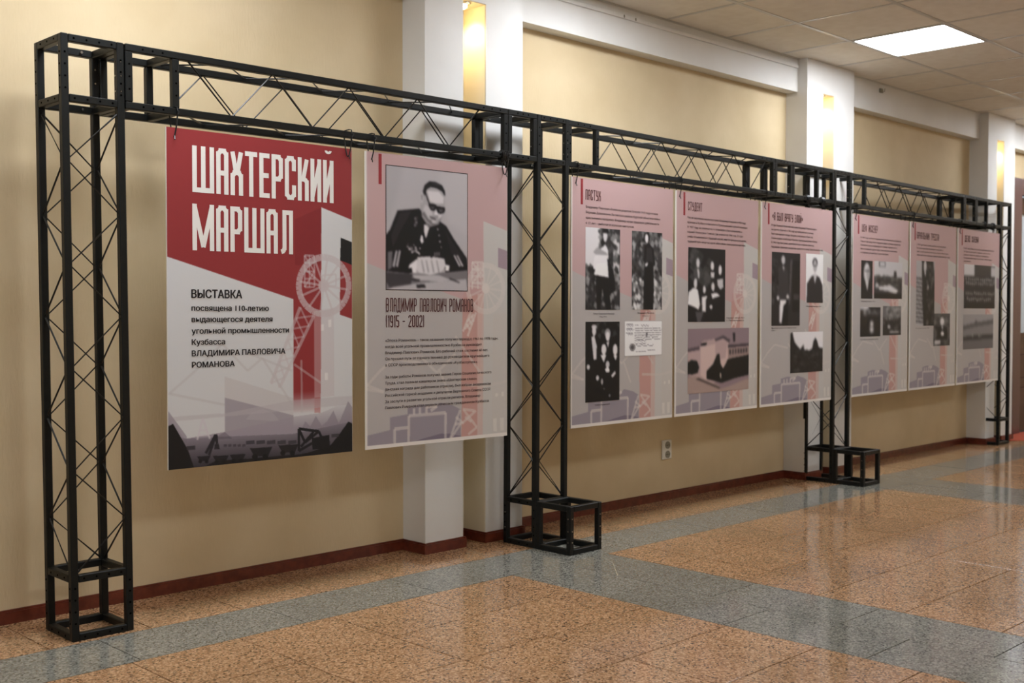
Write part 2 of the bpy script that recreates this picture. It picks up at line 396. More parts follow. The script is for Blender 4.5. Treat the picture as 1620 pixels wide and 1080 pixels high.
def build_fittings():
    # niche downlights
    where = ['top of the nearest pilaster niche', 'top of the middle pilaster niche', 'top of the far pilaster niche']
    for k, (a, c, d, e) in enumerate(PIL):
        x, y, z = c+.2, YP+.22, 11.74
        t = thing('niche_spotlight', 'small lit halogen spotlight, %s' % where[k], 'spotlight', (x, y, z-.012), 'niche spotlights')
        b = MB(); b.lathe((x, y, z-.012), [(.16, 0), (.16, -.03), (.12, -.05), (.1, -.03)][:3], 20); b.build('ring', M['chrome'], t)
        b = MB(); b.lathe((x, y, z-.07), [(.03, -.075), (.075, -.05), (.09, 0), (.06, .01)], 14); b.build('bulb', M['bulb'], t)
        L = bpy.data.lights.new('niche_spot', 'SPOT'); L.energy = SPOT_W; L.color = (1.0, .80, .50); L.spot_size = math.radians(115); L.spot_blend = .8; L.shadow_soft_size = .02
        o = bpy.data.objects.new('niche_spot', L); COL.objects.link(o); o.location = Vector((x, y, z-.2))*S
        o.rotation_euler = (Vector((.35, .25, -1.0))).to_track_quat('-Z', 'Y').to_euler()
    # cable duct on the boxed beam
    t = thing('cable_duct', 'thin white cable duct running under the ceiling on the boxed beam', 'cable duct', (10.9, YW-.43, 12.45))
    b = MB(); b.cbox(10.86, 22.9, YW-.45, YW-.4, 12.40, 12.50, .01); b.build('duct', M['white'], t)
    for x in (14.7, 15.15):
        b = MB(); b.cbox(x-.02, x+.02, YW-.465, YW-.45, 12.42, 12.49, .004); b.build('clip', M['slot'], t)
    t = thing('wall_hook', 'small grey hook fixed under the ceiling between the middle and far pilasters', 'hook', (27.9, YW-.43, 12.45))
    b = MB(); b.cbox(28.0, 28.18, YW-.46, YW-.4, 12.38, 12.52, .01); b.build('plate', M['slot'], t)
    b = MB(); b.tube([(28.09, YW-.46, 12.42), (28.09, YW-.55, 12.40), (28.09, YW-.56, 12.50)], .012); b.build('hook', M['slot'], t)
    # double socket
    x0, x1, z0, z1 = 16.86, 17.26, 1.1, 1.62
    t = thing('wall_socket', 'white double electrical socket on the cream wall above the skirting', 'socket', (17.06, YW, 1.36))
    b = MB(); b.cbox(x0, x1, YW-.06, YW, z0, z1, .02); b.build('plate', M['plastic'], t)
    for z in (1.235, 1.485):
        b = MB(); b.disc((17.06, YW-.062, z), 'y', .1, .03, 18); i = b.build('socket_well', M['slot'], t)
        b = MB()
        for dx in (-.04, .04): b.disc((17.06+dx, YW-.08, z), 'y', .012, .01, 8)
        b.build('pin_hole', M['hole'], i)
    # door
    b = MB(); b.box(40.15, 40.95, YW-.12, YW+.1, 0, 10.62); b.box(48.4, 49.15, YW-.12, YW+.1, 0, 10.62); b.box(40.95, 48.4, YW-.12, YW+.1, 9.95, 10.62)
    b.box(40.85, 40.98, YW+.0, YW+.2, 0, 9.95)
    struct(b.build('trim_8', M['casing']))
    for k, (a, c) in enumerate([(41.0, 44.65), (44.7, 48.35)]):
        b = MB(); y0, y1 = YW+.12, YW+.32
        px0, px1, pz0, pz1 = a+.24, c-.24, 4.2, 9.2
        b.box(a, px0, y0, y1, .05, 9.9); b.box(px1, c, y0, y1, .05, 9.9); b.box(px0, px1, y0, y1, .05, 4.2); b.box(px0, px1, y0, y1, 9.2, 9.9)
        d = struct(b.build('door_%d' % (k+1), M['door']))
        q = MB(); q.box(px0, px1, y0+.08, y0+.1, pz0, pz1); q.build('door_pane', M['glass'], d)
        q = MB(); q.cbox(px0, px1, y0-.03, y0, 2.3, 3.3, .03); q.cbox(px0, px1, y0-.03, y0, .7, 1.9, .03)
        q.box(px0-.05, px1+.05, y0-.06, y0, 3.9, 3.98); q.box(px0, px1, y0-.05, y0, .98, 1.05)
        q.build('door_panel', M['door'], d)
        hx = c-.2 if k == 0 else a+.2
        q = MB(); q.tube([(hx, y0, 4.6), (hx, y0-.2, 4.6), (hx, y0-.2, 5.6), (hx, y0, 5.6)], .035, 8); q.build('door_handle', M['chrome'], d)
    b = MB(); N = 32; vs = []
    for z in (.001, .03):
        for k in range(N): vs.append((40.6+2.6*math.cos(2*PI*k/N), 1.0+.78*math.sin(2*PI*k/N), z))
    b.add(vs, [tuple(range(N))[::-1], tuple(range(N, 2*N))]+[(k, (k+1) % N, N+(k+1) % N, N+k) for k in range(N)])
    tag(b.build('door_mat', M['mat']), 'rounded orange-red mat on the floor in front of the maroon door', 'mat')
build_fittings()

# ------------------------------------------------------------------ black truss
def seg_bar(b, x0, x1, y0, y1, z0, z1): b.cbox(x0, x1, y0, y1, z0, z1, .012)
def ring_z(parent, name, x0, x1, y0, y1, z, lab=None):
    """horizontal square ring between four posts: four crossbars"""
    for (a, c, d, e) in ((x0+T, x1-T, y0, y0+T), (x0+T, x1-T, y1-T, y1), (x0, x0+T, y0+T, y1-T), (x1-T, x1, y0+T, y1-T)):
        b = MB(); seg_bar(b, a, c, d, e, z, z+T); b.warp(warp).build(name, M['black'], parent)
def holes_face_y(b, x0, x1, y, z, n=3):
    for k in range(n): b.disc((x0+(x1-x0)*(k+1)/(n+1), y, z), 'y', .016, .01, 8)
def holes_face_x(b, x, y0, y1, z, n=3):
    for k in range(n): b.disc((x, y0+(y1-y0)*(k+1)/(n+1), z), 'x', .016, .01, 8)
def post_holes(b, x, y, z0, z1, front=True, side=True, n=3):
    for k in range(n):
        z = z0+(z1-z0)*(k+1)/(n+1)
        if front: b.disc((x+T/2, y, z), 'y', .016, .01, 8)
        if side: b.disc((x, y+T/2, z), 'x', .016, .01, 8)
def zig(p, q, n, start=0):
    """points alternating between line p(t) and q(t) at n+1 stations"""
    out = []
    for k in range(n+1):
        t = k/n; s = p if (k+start) % 2 == 0 else q
        out.append(tuple(s[0][i]+(s[1][i]-s[0][i])*t for i in range(3)))
    return out
RR = .016
def column(i, label, foot, starts, top_from):
    X = COLX[i]; x0, x1, y0, y1 = X, X+1., 0., 1.
    w0 = warp((X+.5, .5, 0))
    t = thing('truss_column', label, 'truss column', (w0[0], w0[1], 0), 'upright truss columns')
    for (px, py) in ((x0, y0), (x1-T, y0), (x0, y1-T), (x1-T, y1-T)):
        b = MB(); seg_bar(b, px, px+T, py, py+T, 0, H); b.warp(warpc(i)).build('post', M['black'], t)
    for z in (0, 1.02-T, H-1.02, H-T):
        for (a, c, d, e) in ((x0+T, x1-T, y0, y0+T), (x0+T, x1-T, y1-T, y1), (x0, x0+T, y0+T, y1-T), (x1-T, x1, y0+T, y1-T)):
            b = MB(); seg_bar(b, a, c, d, e, z, z+T); b.warp(warpc(i)).build('crossbar', M['black'], t)
    zt, zb, n = H-1.1, 1.02, 9; h = T*.45; e_ = T*.75
    A = lambda x, y: ((x, y, zt), (x, y, zb))
    faces = {'front': (A(x0+e_, y0+h), A(x1-e_, y0+h)), 'back': (A(x0+e_, y1-h), A(x1-e_, y1-h)),
             'left': (A(x0+h, y0+e_), A(x0+h, y1-e_)), 'right': (A(x1-h, y0+e_), A(x1-h, y1-e_))}
    for k, (p, q) in faces.items():
        b = MB(); b.tube(zig(p, q, n, starts[k]), RR, 6); b.warp(warpc(i)).build('zigzag_rod', M['rod'], t)
    b = MB()
    for z in (T/2, 1.02-T/2, H-1.02+T/2, H-T/2):
        holes_face_y(b, x0, x1, y0, z, 4); holes_face_x(b, x0, y0, y1, z, 3)
    for (z0, z1) in ((.1, 1.), (H-1., H-.1)):
        for px, py in ((x0, y0), (x1-T, y0), (x0, y1-T)): post_holes(b, px, py, z0, z1, py == y0, px == x0, 4)
    b.warp(warpc(i)).build('bolt_holes', M['hole'], t, kind='stuff')
    b = MB()
    for (z, xx, yy) in ((H-T*.5, x1-.3, y1-T-.02), (H-1.02+T*.5, x1-.3, y1-T-.02)): b.disc((xx, yy, z), 'y', .022, .04, 8)
    for z in (H-.3, H-.52, H-.76): b.disc((x1-T-.004, y0+T*.5, z), 'x', .014, .012, 8); b.disc((x0+T+.004, y1-T*.5, z), 'x', .014, .012, 8); b.disc((x1-T*.6, y1-T-.004, z), 'y', .014, .012, 8); b.disc((x1-T*.5, y0-.002, z), 'y', .009, .008, 8)  # small bright discs imitate light passing through the post holes
    if foot:
        for z in (.35, .68): b.disc((x0, y1-.07, z), 'x', .014, .012, 8); b.disc((x0+T*.5, y1, z), 'y', .014, .012, 8)
    b.warp(warpc(i)).build('bolts_and_hole_light', M['steel'], t, kind='stuff')
    if foot:                       # an extra cube stands before the column as a foot
        ya, yb = -1., 0.
        for (px, py) in ((x0, ya), (x1-T, ya), (x0, yb-T), (x1-T, yb-T)):
            b = MB(); seg_bar(b, px, px+T, py, py+T, 0, 1.02); b.warp(warpc(i)).build('foot_post', M['black'], t)
        for z in (0, 1.02-T):
            for (a, c, d, e) in ((x0+T, x1-T, ya, ya+T), (x0+T, x1-T, yb-T, yb), (x0, x0+T, ya+T, yb-T), (x1-T, x1, ya+T, yb-T)):
                b = MB(); seg_bar(b, a, c, d, e, z, z+T); b.warp(warpc(i)).build('foot_crossbar', M['black'], t)
        b = MB()
        for px, py in ((x0, ya), (x1-T, ya)):
            for z in (.27, .5, .76): b.disc((px+T/2, py, z), 'y', .014, .012, 8)
        for z in (.27, .5, .76): b.disc((x0, ya+T/2, z), 'x', .014, .012, 8)
        b.warp(warpc(i)).build('foot_hole_light', M['steel'], t, kind='stuff')  # bright discs stand in for light through the foot's holes
    return t
def warpc(i):
    return lambda p: (p[0]+LEAN[i]*p[2]/H, p[1]+COLY[i], p[2])
ST = {'front': 1, 'back': 0, 'left': 1, 'right': 0}     # which post each rod starts from at the top
column(0, 'tall black lattice truss column at the left end, with a plain base', False, ST, 0)
column(1, 'tall black lattice truss column between the second and third posters, on a two-cube foot', True, {'front': 0, 'back': 1, 'left': 0, 'right': 1}, 0)
column(2, 'tall black lattice truss column between the fifth and sixth posters, on a two-cube foot', True, {'front': 0, 'back': 1, 'left': 0, 'right': 1}, 0)
column(3, 'black lattice truss column at the far right end beside the maroon door', False, ST, 0)

ZB0, ZB1 = H-1.02, H
def end_frame(t, x):
    for y in (0., 1.-T):
        b = MB(); seg_bar(b, x, x+T, y, y+T, ZB0+T, ZB1-T); b.warp(warp).build('frame_post', M['black'], t)
    for z in (ZB0, ZB1-T):
        b = MB(); seg_bar(b, x, x+T, T, 1-T, z, z+T); b.warp(warp).build('frame_crossbar', M['black'], t)
def beam(label, X0, X1, cell, n, f0, phase):
    w0 = warp(((X0+X1)/2, .5, ZB0))
    t = thing('truss_beam', label, 'truss beam', w0, 'horizontal truss beams')
    for y in (0., 1.-T):
        for z in (ZB0, ZB1-T):
            b = MB(); m = 8
            seg_bar(b, X0, X1, y, y+T, z, z+T); b.warp(warp).build('chord', M['black'], t)
    end_frame(t, X0)
    if cell: end_frame(t, cell)
    end_frame(t, X1-T)
    xs = cell or X0
    h = T*.45; e = T*.8; a = xs+T; c = X1-T*.2
    # nodes at measured stations: f0 is the first upper node on the front face
    def nodes(x_first, pitch, top_first, y, horiz=False):
        pts = []; k = 0; x = x_first
        while x < c:
            up = (k % 2 == 0) == top_first
            pts.append((x, y, (ZB1-e) if up else (ZB0+e))); x += pitch; k += 1
        return pts
    b = MB(); b.tube(nodes(f0, .792, True, h), RR, 6); b.warp(warp).build('zigzag_rod', M['rod'], t)
    b = MB(); b.tube(nodes(f0-.03, .8, False, 1-h), RR, 6); b.warp(warp).build('zigzag_rod', M['rod'], t)
    for z, ph in ((ZB1-h, 0), (ZB0+h, 1)):
        pts = []; x = f0-.05; k = ph
        while x < c: pts.append((x, e if k % 2 else 1-e, z)); x += .8; k += 1
        b = MB(); b.tube(pts, RR*.9, 6); b.warp(warp).build('zigzag_rod', M['rod'], t)
    b = MB()
    for z in (ZB1-T/2, ZB0+T/2):
        if cell: holes_face_y(b, X0+T, cell, 0, z, 3)
        holes_face_y(b, X1-.9, X1, 0, z, 3)
    for x in ([X0, cell] if cell else [X0])+[X1-T]: post_holes(b, x, 0, ZB0+T, ZB1-T, True, False, 3)
    b.warp(warp).build('bolt_holes', M['hole'], t, kind='stuff')
    b = MB()
    for z in (ZB1-.38, ZB1-.66): b.disc((X0+T+.004, T*.5, z), 'x', .013, .012, 8)  # light showing through the frame holes, put in as steel dots
    b.warp(warp).build('bolts_and_hole_light', M['steel'], t, kind='stuff')
    return t
def connector(label, X0, X1, mids=()):
    w0 = warp(((X0+X1)/2, .5, ZB0))
    t = thing('truss_connector', label, 'truss connector', w0, 'short truss connectors')
    for y in (0., 1.-T):
        for z in (ZB0, ZB1-T):
            b = MB(); seg_bar(b, X0+.004, X1-.004, y, y+T, z, z+T); b.warp(warp).build('chord', M['black'], t)
    for x in [X0+.004]+[m-T/2 for m in mids]+[X1-T-.004]: end_frame(t, x)
    b = MB()
    for z in (ZB1-T/2, ZB0+T/2): holes_face_y(b, X0+T, X1-T, 0, z, 3)
    b.warp(warp).build('bolt_holes', M['hole'], t, kind='stuff')
    b = MB()
    for z in (ZB1-.36, ZB1-.7):
        b.disc((X1-T-.012, T*.5, z), 'x', .014, .014, 8); b.disc((X0+T+.012, 1-T*.5, z), 'x', .014, .014, 8)  # bright dots imitating light through the connector's holes
    for z in (ZB1-T*.5, ZB0+T*.5): b.disc((X0+.28, 1-T-.012, z), 'y', .022, .03, 8)
    b.warp(warp).build('bolts_and_hole_light', M['steel'], t, kind='stuff')
beam('black lattice truss beam above the first two posters', 1.0, 9.14, 1.76+.02, 10, 2.06, 0)
connector('short black truss cube at the left of the second column top', 9.14, 9.985)
beam('black lattice truss beam above the third to fifth posters', 10.99, 19.6, 11.93, 10, 12.86, 0)
connector('short black truss cube just right of the middle beam', 19.6, 20.53)
connector('longer black truss piece at the left of the third column top', 20.53, 22.925, (21.95,))
beam('black lattice truss beam above the sixth and seventh posters', 23.935, 32.63, 24.87, 10, 25.75, 0)
connector('short black truss cube right of the last lattice beam', 32.63, 33.7)
connector('black truss piece at the left of the last column top', 33.7, 36.09, (34.75,))

# ------------------------------------------------------------------ printing: tiny raster painter and stroke lettering
def raster(W, Hh, base, ops, ss=2):
    w, h = W*ss, Hh*ss
    im = np.empty((h, w, 3), np.float32); im[:] = base
    sx, sy = w/1000., h/1000.
    def mask(pts):
        p = np.array(pts, float)*(sx, sy)
        x0, y0 = np.floor(p.min(0)).astype(int); x1, y1 = np.ceil(p.max(0)).astype(int)+1
        x0, y0, x1, y1 = max(x0, 0), max(y0, 0), min(x1, w), min(y1, h)
        if x1 <= x0 or y1 <= y0: return None
        X, Y = np.meshgrid(np.arange(x0, x1)+.5, np.arange(y0, y1)+.5)
        m = np.zeros(X.shape, bool); n = len(p)
        for i in range(n):
            ax, ay = p[i]; bx, by = p[(i+1) % n]
            if ay == by: continue
            c = ((ay > Y) != (by > Y)); m ^= c & (X < (bx-ax)*(Y-ay)/(by-ay)+ax)
        return (slice(y0, y1), slice(x0, x1)), m, Y/sy
    def blend(r, col, a):
        if r is None: return
        s, m, _ = r; aa = (m*a)[..., None] if np.isscalar(a) else (m*a)[..., None]
        im[s] = im[s]*(1-aa)+np.array(col, np.float32)*aa
    rng = np.random.RandomState(11)
    for op in ops:
        k = op[0]
        if k == 'p': blend(mask(op[3]), op[1], op[2])
        elif k == 'l':
            _, col, a, pts, wd = op; wd = wd*.36
            for i in range(len(pts)-1):
                (x, y), (X, Y) = pts[i], pts[i+1]; px, py = (X-x)*W/1000., (Y-y)*Hh/1000.; L = math.hypot(px, py)
                if L < 1e-6: continue
                hw = wd*W/300./2*1.6
                nx, ny = -py/L*hw*1000./W, px/L*hw*1000./Hh
                blend(mask([(x+nx, y+ny), (X+nx, Y+ny), (X-nx, Y-ny), (x-nx, y-ny)]), col, a)
        elif k == 'g':
            r = mask(op[2]); 
            if r: blend(r, op[1], np.clip(1-(r[2]-op[3][0])/(op[3][1]-op[3][0]), 0, 1))
        elif k == 'v':
            r = mask(op[3])
            if r: blend(r, op[1], np.clip((r[2]-op[4][0])/(op[4][1]-op[4][0]), 0, 1))
        elif k == 'b': im[:] = blur(im, max(1, round(op[1]*ss*.3)))
        elif k == 'n':      # speckle inside a box: ('n', (x0,y0,x1,y1), count, size, lo, hi)
            _, (x0, y0, x1, y1), cnt, sz, lo, hi = op
            for _i in range(cnt):
                x = rng.uniform(x0, x1); y = rng.uniform(y0, y1); s = sz*rng.uniform(.4, 1.3); v = rng.uniform(lo, hi)
                blend(mask([(x-s, y), (x-s*.3, y-s*.8), (x+s, y-s*.2), (x+s*.4, y+s*.8)]), (v, v, v), .8)
    im = im.reshape(Hh, ss, W, ss, 3).mean((1, 3))
    return im
def blur(im, r):
    r = int(r)
    for ax in (0, 1):
        for _ in range(2):
            pad = [(0, 0)]*3; pad[ax] = (r, r)
            c = np.cumsum(np.pad(im, pad, 'edge'), ax, dtype=np.float64)
            z = np.zeros_like(np.take(c, [0], ax)); c = np.concatenate([z, c], ax); n = im.shape[ax]
            im = ((np.take(c, range(2*r+1, 2*r+1+n), ax)-np.take(c, range(0, n), ax))/(2*r+1)).astype(np.float32)
    return im
def picture_mesh(name, im, w, h):
    """flat printed sheet w x h (sections), origin at its top-left, lying in the XZ plane; colours on a fine grid"""
    Hh, W = im.shape[:2]
    X, Z = np.meshgrid(np.linspace(0, w*S, W), -np.linspace(0, h*S, Hh))
    v = np.stack([X, np.zeros_like(X), Z], -1).reshape(-1, 3).astype(np.float32)
    i = np.arange(Hh*W).reshape(Hh, W)
    q = np.stack([i[:-1, :-1], i[1:, :-1], i[1:, 1:], i[:-1, 1:]], -1).reshape(-1, 4)
    me = bpy.data.meshes.new(name); me.vertices.add(len(v)); me.vertices.foreach_set('co', v.ravel())
    me.loops.add(q.size); me.loops.foreach_set('vertex_index', q.ravel().astype(np.int32))
    me.polygons.add(len(q)); me.polygons.foreach_set('loop_start', (np.arange(len(q))*4).astype(np.int32))
    me.update(calc_edges=True)
    c = im.reshape(-1, 3)/255.; c = np.where(c <= .04045, c/12.92, ((np.clip(c, 0, 1)+.055)/1.055)**2.4)
    col = np.ones((len(c), 4), np.float32); col[:, :3] = c
    a = me.color_attributes.new('ink', 'FLOAT_COLOR', 'POINT'); a.data.foreach_set('color', col.ravel())
    me.materials.append(M['print']); return me

_O = [(.3, 0), (0, .08), (0, .92), (.3, 1), (.7, 1), (1, .92), (1, .08), (.7, 0), (.3, 0)]
GL = {
 'Ш': (1.75, [[(0,1),(0,0),(1,0),(1,1)],[(.5,0),(.5,1)]]), 'А': (1, [[(0,0),(0,.92),(.3,1),(.7,1),(1,.92),(1,0)],[(0,.46),(1,.46)]]),
 'Х': (1.05, [[(0,1),(.42,.5)],[(1,1),(.58,.5)],[(0,0),(0,.42),(.25,.5),(.75,.5),(1,.42),(1,0)]]), 'Т': (1.05, [[(0,1),(1,1)],[(.5,1),(.5,0)]]),
 'Е': (.9, [[(1,1),(0,1),(0,0),(1,0)],[(0,.5),(.85,.5)]]), 'Р': (1, [[(0,0),(0,1),(.7,1),(1,.92),(1,.52),(.7,.44),(0,.44)]]),
 'С': (1, [[(1,.74),(1,.92),(.7,1),(.3,1),(0,.92),(0,.08),(.3,0),(.7,0),(1,.08),(1,.26)]]),
 'К': (1, [[(0,0),(0,1)],[(1,1),(.5,.5),(0,.5)],[(.5,.5),(.8,.49),(1,.42),(1,0)]]), 'И': (1, [[(0,1),(0,0)],[(1,1),(1,0)],[(0,.06),(1,.94)]]),
 'М': (1.75, [[(0,0),(0,1),(.5,.04),(1,1),(1,0)]]), 'Л': (1.2, [[(0,0),(.2,.02),(.3,.1),(.3,1),(1,1),(1,0)]]),
 'В': (1, [[(0,0),(0,1),(.7,1),(1,.93),(1,.58),(.7,.51),(0,.51)],[(.7,.51),(1,.44),(1,.07),(.7,0),(0,0)]]),
 'Д': (1.2, [[(0,-.1),(0,0),(1,0),(1,-.1)],[(.15,0),(.3,1),(.85,1),(.85,0)]]), 'О': (1, [_O]), '0': (1, [_O]), 'П': (1, [[(0,0),(0,1),(1,1),(1,0)]]),
 'Ч': (1, [[(0,1),(0,.52),(.3,.45),(1,.45)],[(1,1),(1,0)]]), 'Н': (1, [[(0,0),(0,1)],[(1,0),(1,1)],[(0,.5),(1,.5)]]),
 'У': (1, [[(0,1),(0,.52),(.3,.45),(1,.45)],[(1,1),(1,.08),(.7,0),(0,0)]]), 'Я': (1, [[(1,0),(1,1),(.3,1),(0,.92),(0,.58),(.3,.5),(1,.5)],[(.3,.5),(0,.4),(0,0)]]),
 'Б': (1, [[(1,1),(0,1),(0,0),(.7,0),(1,.08),(1,.45),(.7,.52),(0,.52)]]), 'Ы': (1.5, [[(0,1),(0,0),(.4,0),(.6,.08),(.6,.45),(.4,.52),(0,.52)],[(1,1),(1,0)]]),
 'Г': (.9, [[(0,0),(0,1),(1,1)]]), 'Ь': (1, [[(0,1),(0,0),(.7,0),(1,.08),(1,.45),(.7,.52),(0,.52)]]), 'З': (1, [[(0,.9),(.3,1),(.7,1),(1,.92),(1,.6),(.7,.52),(.3,.52)],[(.7,.52),(1,.44),(1,.08),(.7,0),(.3,0),(0,.1)]]),
 'Ж': (1.6, [[(.5,0),(.5,1)],[(0,1),(.5,.5),(0,0)],[(1,1),(.5,.5),(1,0)]]), 'Ф': (1.4, [[(.5,0),(.5,1)],[(.2,.2),(0,.3),(0,.7),(.2,.8),(.8,.8),(1,.7),(1,.3),(.8,.2),(.2,.2)]]),
 '1': (.5, [[(0,.85),(1,1),(1,0)]]), '9': (1, [[(0,.1),(.3,0),(.7,0),(1,.08),(1,.92),(.7,1),(.3,1),(0,.92),(0,.5),(.3,.42),(1,.42)]]),
 '5': (1, [[(1,1),(0,1),(0,.55),(.7,.55),(1,.47),(1,.08),(.7,0),(.3,0),(0,.08)]]), '2': (1, [[(0,.85),(0,.92),(.3,1),(.7,1),(1,.92),(1,.6),(0,.1),(0,0),(1,0)]]),
 '(': (.4, [[(1,1.05),(0,.9),(0,.1),(1,-.05)]]), ')': (.4, [[(0,1.05),(1,.9),(1,.1),(0,-.05)]]), '-': (.8, [[(0,.48),(1,.48)]]), ' ': (.7, []),
 '«': (.9, [[(.5,.7),(0,.5),(.5,.3)],[(1,.7),(.5,.5),(1,.3)]]), '»': (.9, [[(0,.7),(.5,.5),(0,.3)],[(.5,.7),(1,.5),(.5,.3)]]), '.': (.3, [[(0,0),(1,.03)]]),
}
GL['Й'] = GL['И']
def strokes(b, text, x0, x1, z0, z1, y, tw, gap=.22):
    """condensed headline lettering between x0..x1, z0..z1; stroke is tw of a letter width"""
    tot = sum(GL[c][0] for c in text)+gap*(len(text)-1); u = (x1-x0)/tot; t = u*tw; x = x0
    y00 = y
    for ch in text:
        y = y00; wd, pl = GL[ch]; W = wd*u; A, B = x+t/2, z0+t/2; sw, sh = W-t, (z1-z0)-t
        for p in pl:
            q = [(A+a*sw, B+c*sh) for a, c in p]
            for i in range(len(q)-1):
                (ax, az), (bx, bz) = q[i], q[i+1]; L = math.hypot(bx-ax, bz-az) or 1; dx, dz = (bx-ax)/L*t/2, (bz-az)/L*t/2
                e = .98 if True else 0
                diag = abs(dx) > t*.05 and abs(dz) > t*.05
                ex, ez = (dx*e, dz*e) if not diag else (dx*.25, dz*.25)
                y -= .0004
                b.add([(ax-ex-dz, y, az-ez+dx), (bx+ex-dz, y, bz+ez+dx), (bx+ex+dz, y, bz+ez-dx), (ax-ex+dz, y, az-ez-dx)], [(0, 1, 2, 3)])
        if ch == 'Й':
            n = 8; c = x+W/2; r = W*.33; top = z1+u*.75
            pts = [(c+r*math.cos(PI+PI*k/n), top+r*.8*math.sin(PI+PI*k/n)) for k in range(n+1)]
            b.add([(px, y, pz) for px, pz in pts]+[(c+r*.35, y, top), (c, y, top-r*.25), (c-r*.35, y, top)], [tuple(range(n+1+3))])
        x += W+gap*u
_tc = {}
from mathutils.geometry import tessellate_polygon
def glyph_fill(ch):
    """triangles of one character, contour by contour (the letters' contours overlap, so each is filled on its own)"""
    c = bpy.data.curves.new('t', 'FONT'); c.body = ch; c.size = 1; c.resolution_u = 3; c.fill_mode = 'NONE'
    o = bpy.data.objects.new('t', c); COL.objects.link(o); bpy.context.view_layer.update()
    me = bpy.data.meshes.new_from_object(o.evaluated_get(bpy.context.evaluated_depsgraph_get()))
    P = [v.co.copy() for v in me.vertices]; nb = {}
    for e in me.edges:
        a, b_ = e.vertices; nb.setdefault(a, []).append(b_); nb.setdefault(b_, []).append(a)
    loops = []; seen = set()
    for st in sorted(nb):
        if st in seen: continue
        lp = [st]; seen.add(st); cur = st
        nx = min(nb[st], key=lambda k: abs(k-st-1))
        while nx not in seen:
            lp.append(nx); seen.add(nx); n2 = [k for k in nb[nx] if k not in seen]
            if not n2: break
            nx = n2[0]
        if len(lp) > 2: loops.append([P[k] for k in lp])
    bpy.data.objects.remove(o); bpy.data.curves.remove(c); bpy.data.meshes.remove(me)
    ar = lambda l: sum(l[k].x*l[(k+1) % len(l)].y-l[(k+1) % len(l)].x*l[k].y for k in range(len(l)))/2
    if not loops: return []
    big = max(loops, key=lambda l: abs(ar(l))); sg = 1 if ar(big) > 0 else -1
    outs = [l for l in loops if ar(l)*sg > 0]; holes = [l for l in loops if ar(l)*sg <= 0]
    def inside(p, l):
        r = False
        for k in range(len(l)):
            a, b_ = l[k], l[(k+1) % len(l)]
            if (a.y > p.y) != (b_.y > p.y) and p.x < (b_.x-a.x)*(p.y-a.y)/(b_.y-a.y)+a.x: r = not r
        return r
    tris = []
    for n, l in enumerate(outs):
        hs = [h for h in holes if inside(h[0], l)]; pts = l+[q for h in hs for q in h]
        for t in tessellate_polygon([l]+hs): tris.append((n, [(pts[k].x, pts[k].y) for k in t]))
    return tris
def advance(s):
    c = bpy.data.curves.new('t', 'FONT'); c.body = s; c.size = 1
    o = bpy.data.objects.new('t', c); COL.objects.link(o); bpy.context.view_layer.update(); w = o.dimensions.x
    bpy.data.objects.remove(o); bpy.data.curves.remove(c); return w
def text_geo(s, bold):
    vs = []; fs = []; x = 0
    for ch in s:
        if ch == ' ': x += .26; continue
        if ch not in _tc: _tc[ch] = (glyph_fill(ch), advance('о'+ch+'о')-advance('оо'))
        tris, adv = _tc[ch]
        for n, t in tris:
            k = len(vs); vs += [(x+a, b, n) for a, b in t]; fs.append((k, k+1, k+2))
        x += adv
    return vs, fs
def text_line(b, s, x0, x1, zbase, hgt, y, bold=False):
    """one line, scaled to reach from x0 to x1; hgt = capital height"""
    vs, fs = text_geo(s, bold)
    if not vs: return
    a = min(v[0] for v in vs); c = max(v[0] for v in vs); k = (x1-x0)/(c-a); kz = hgt/.72
    d = (.036 if bold else .011)*kz
    for j, (dx, dz) in enumerate([(0, 0), (-d, 0), (d, 0), (0, d*.5), (0, -d*.5)] if bold else [(0, 0), (-d, 0), (d, 0)]):
        b.add([(x0+(v[0]-a)*k+dx, y-.0006*j-.0002*v[2], zbase+v[1]*kz+dz) for v in vs], fs)
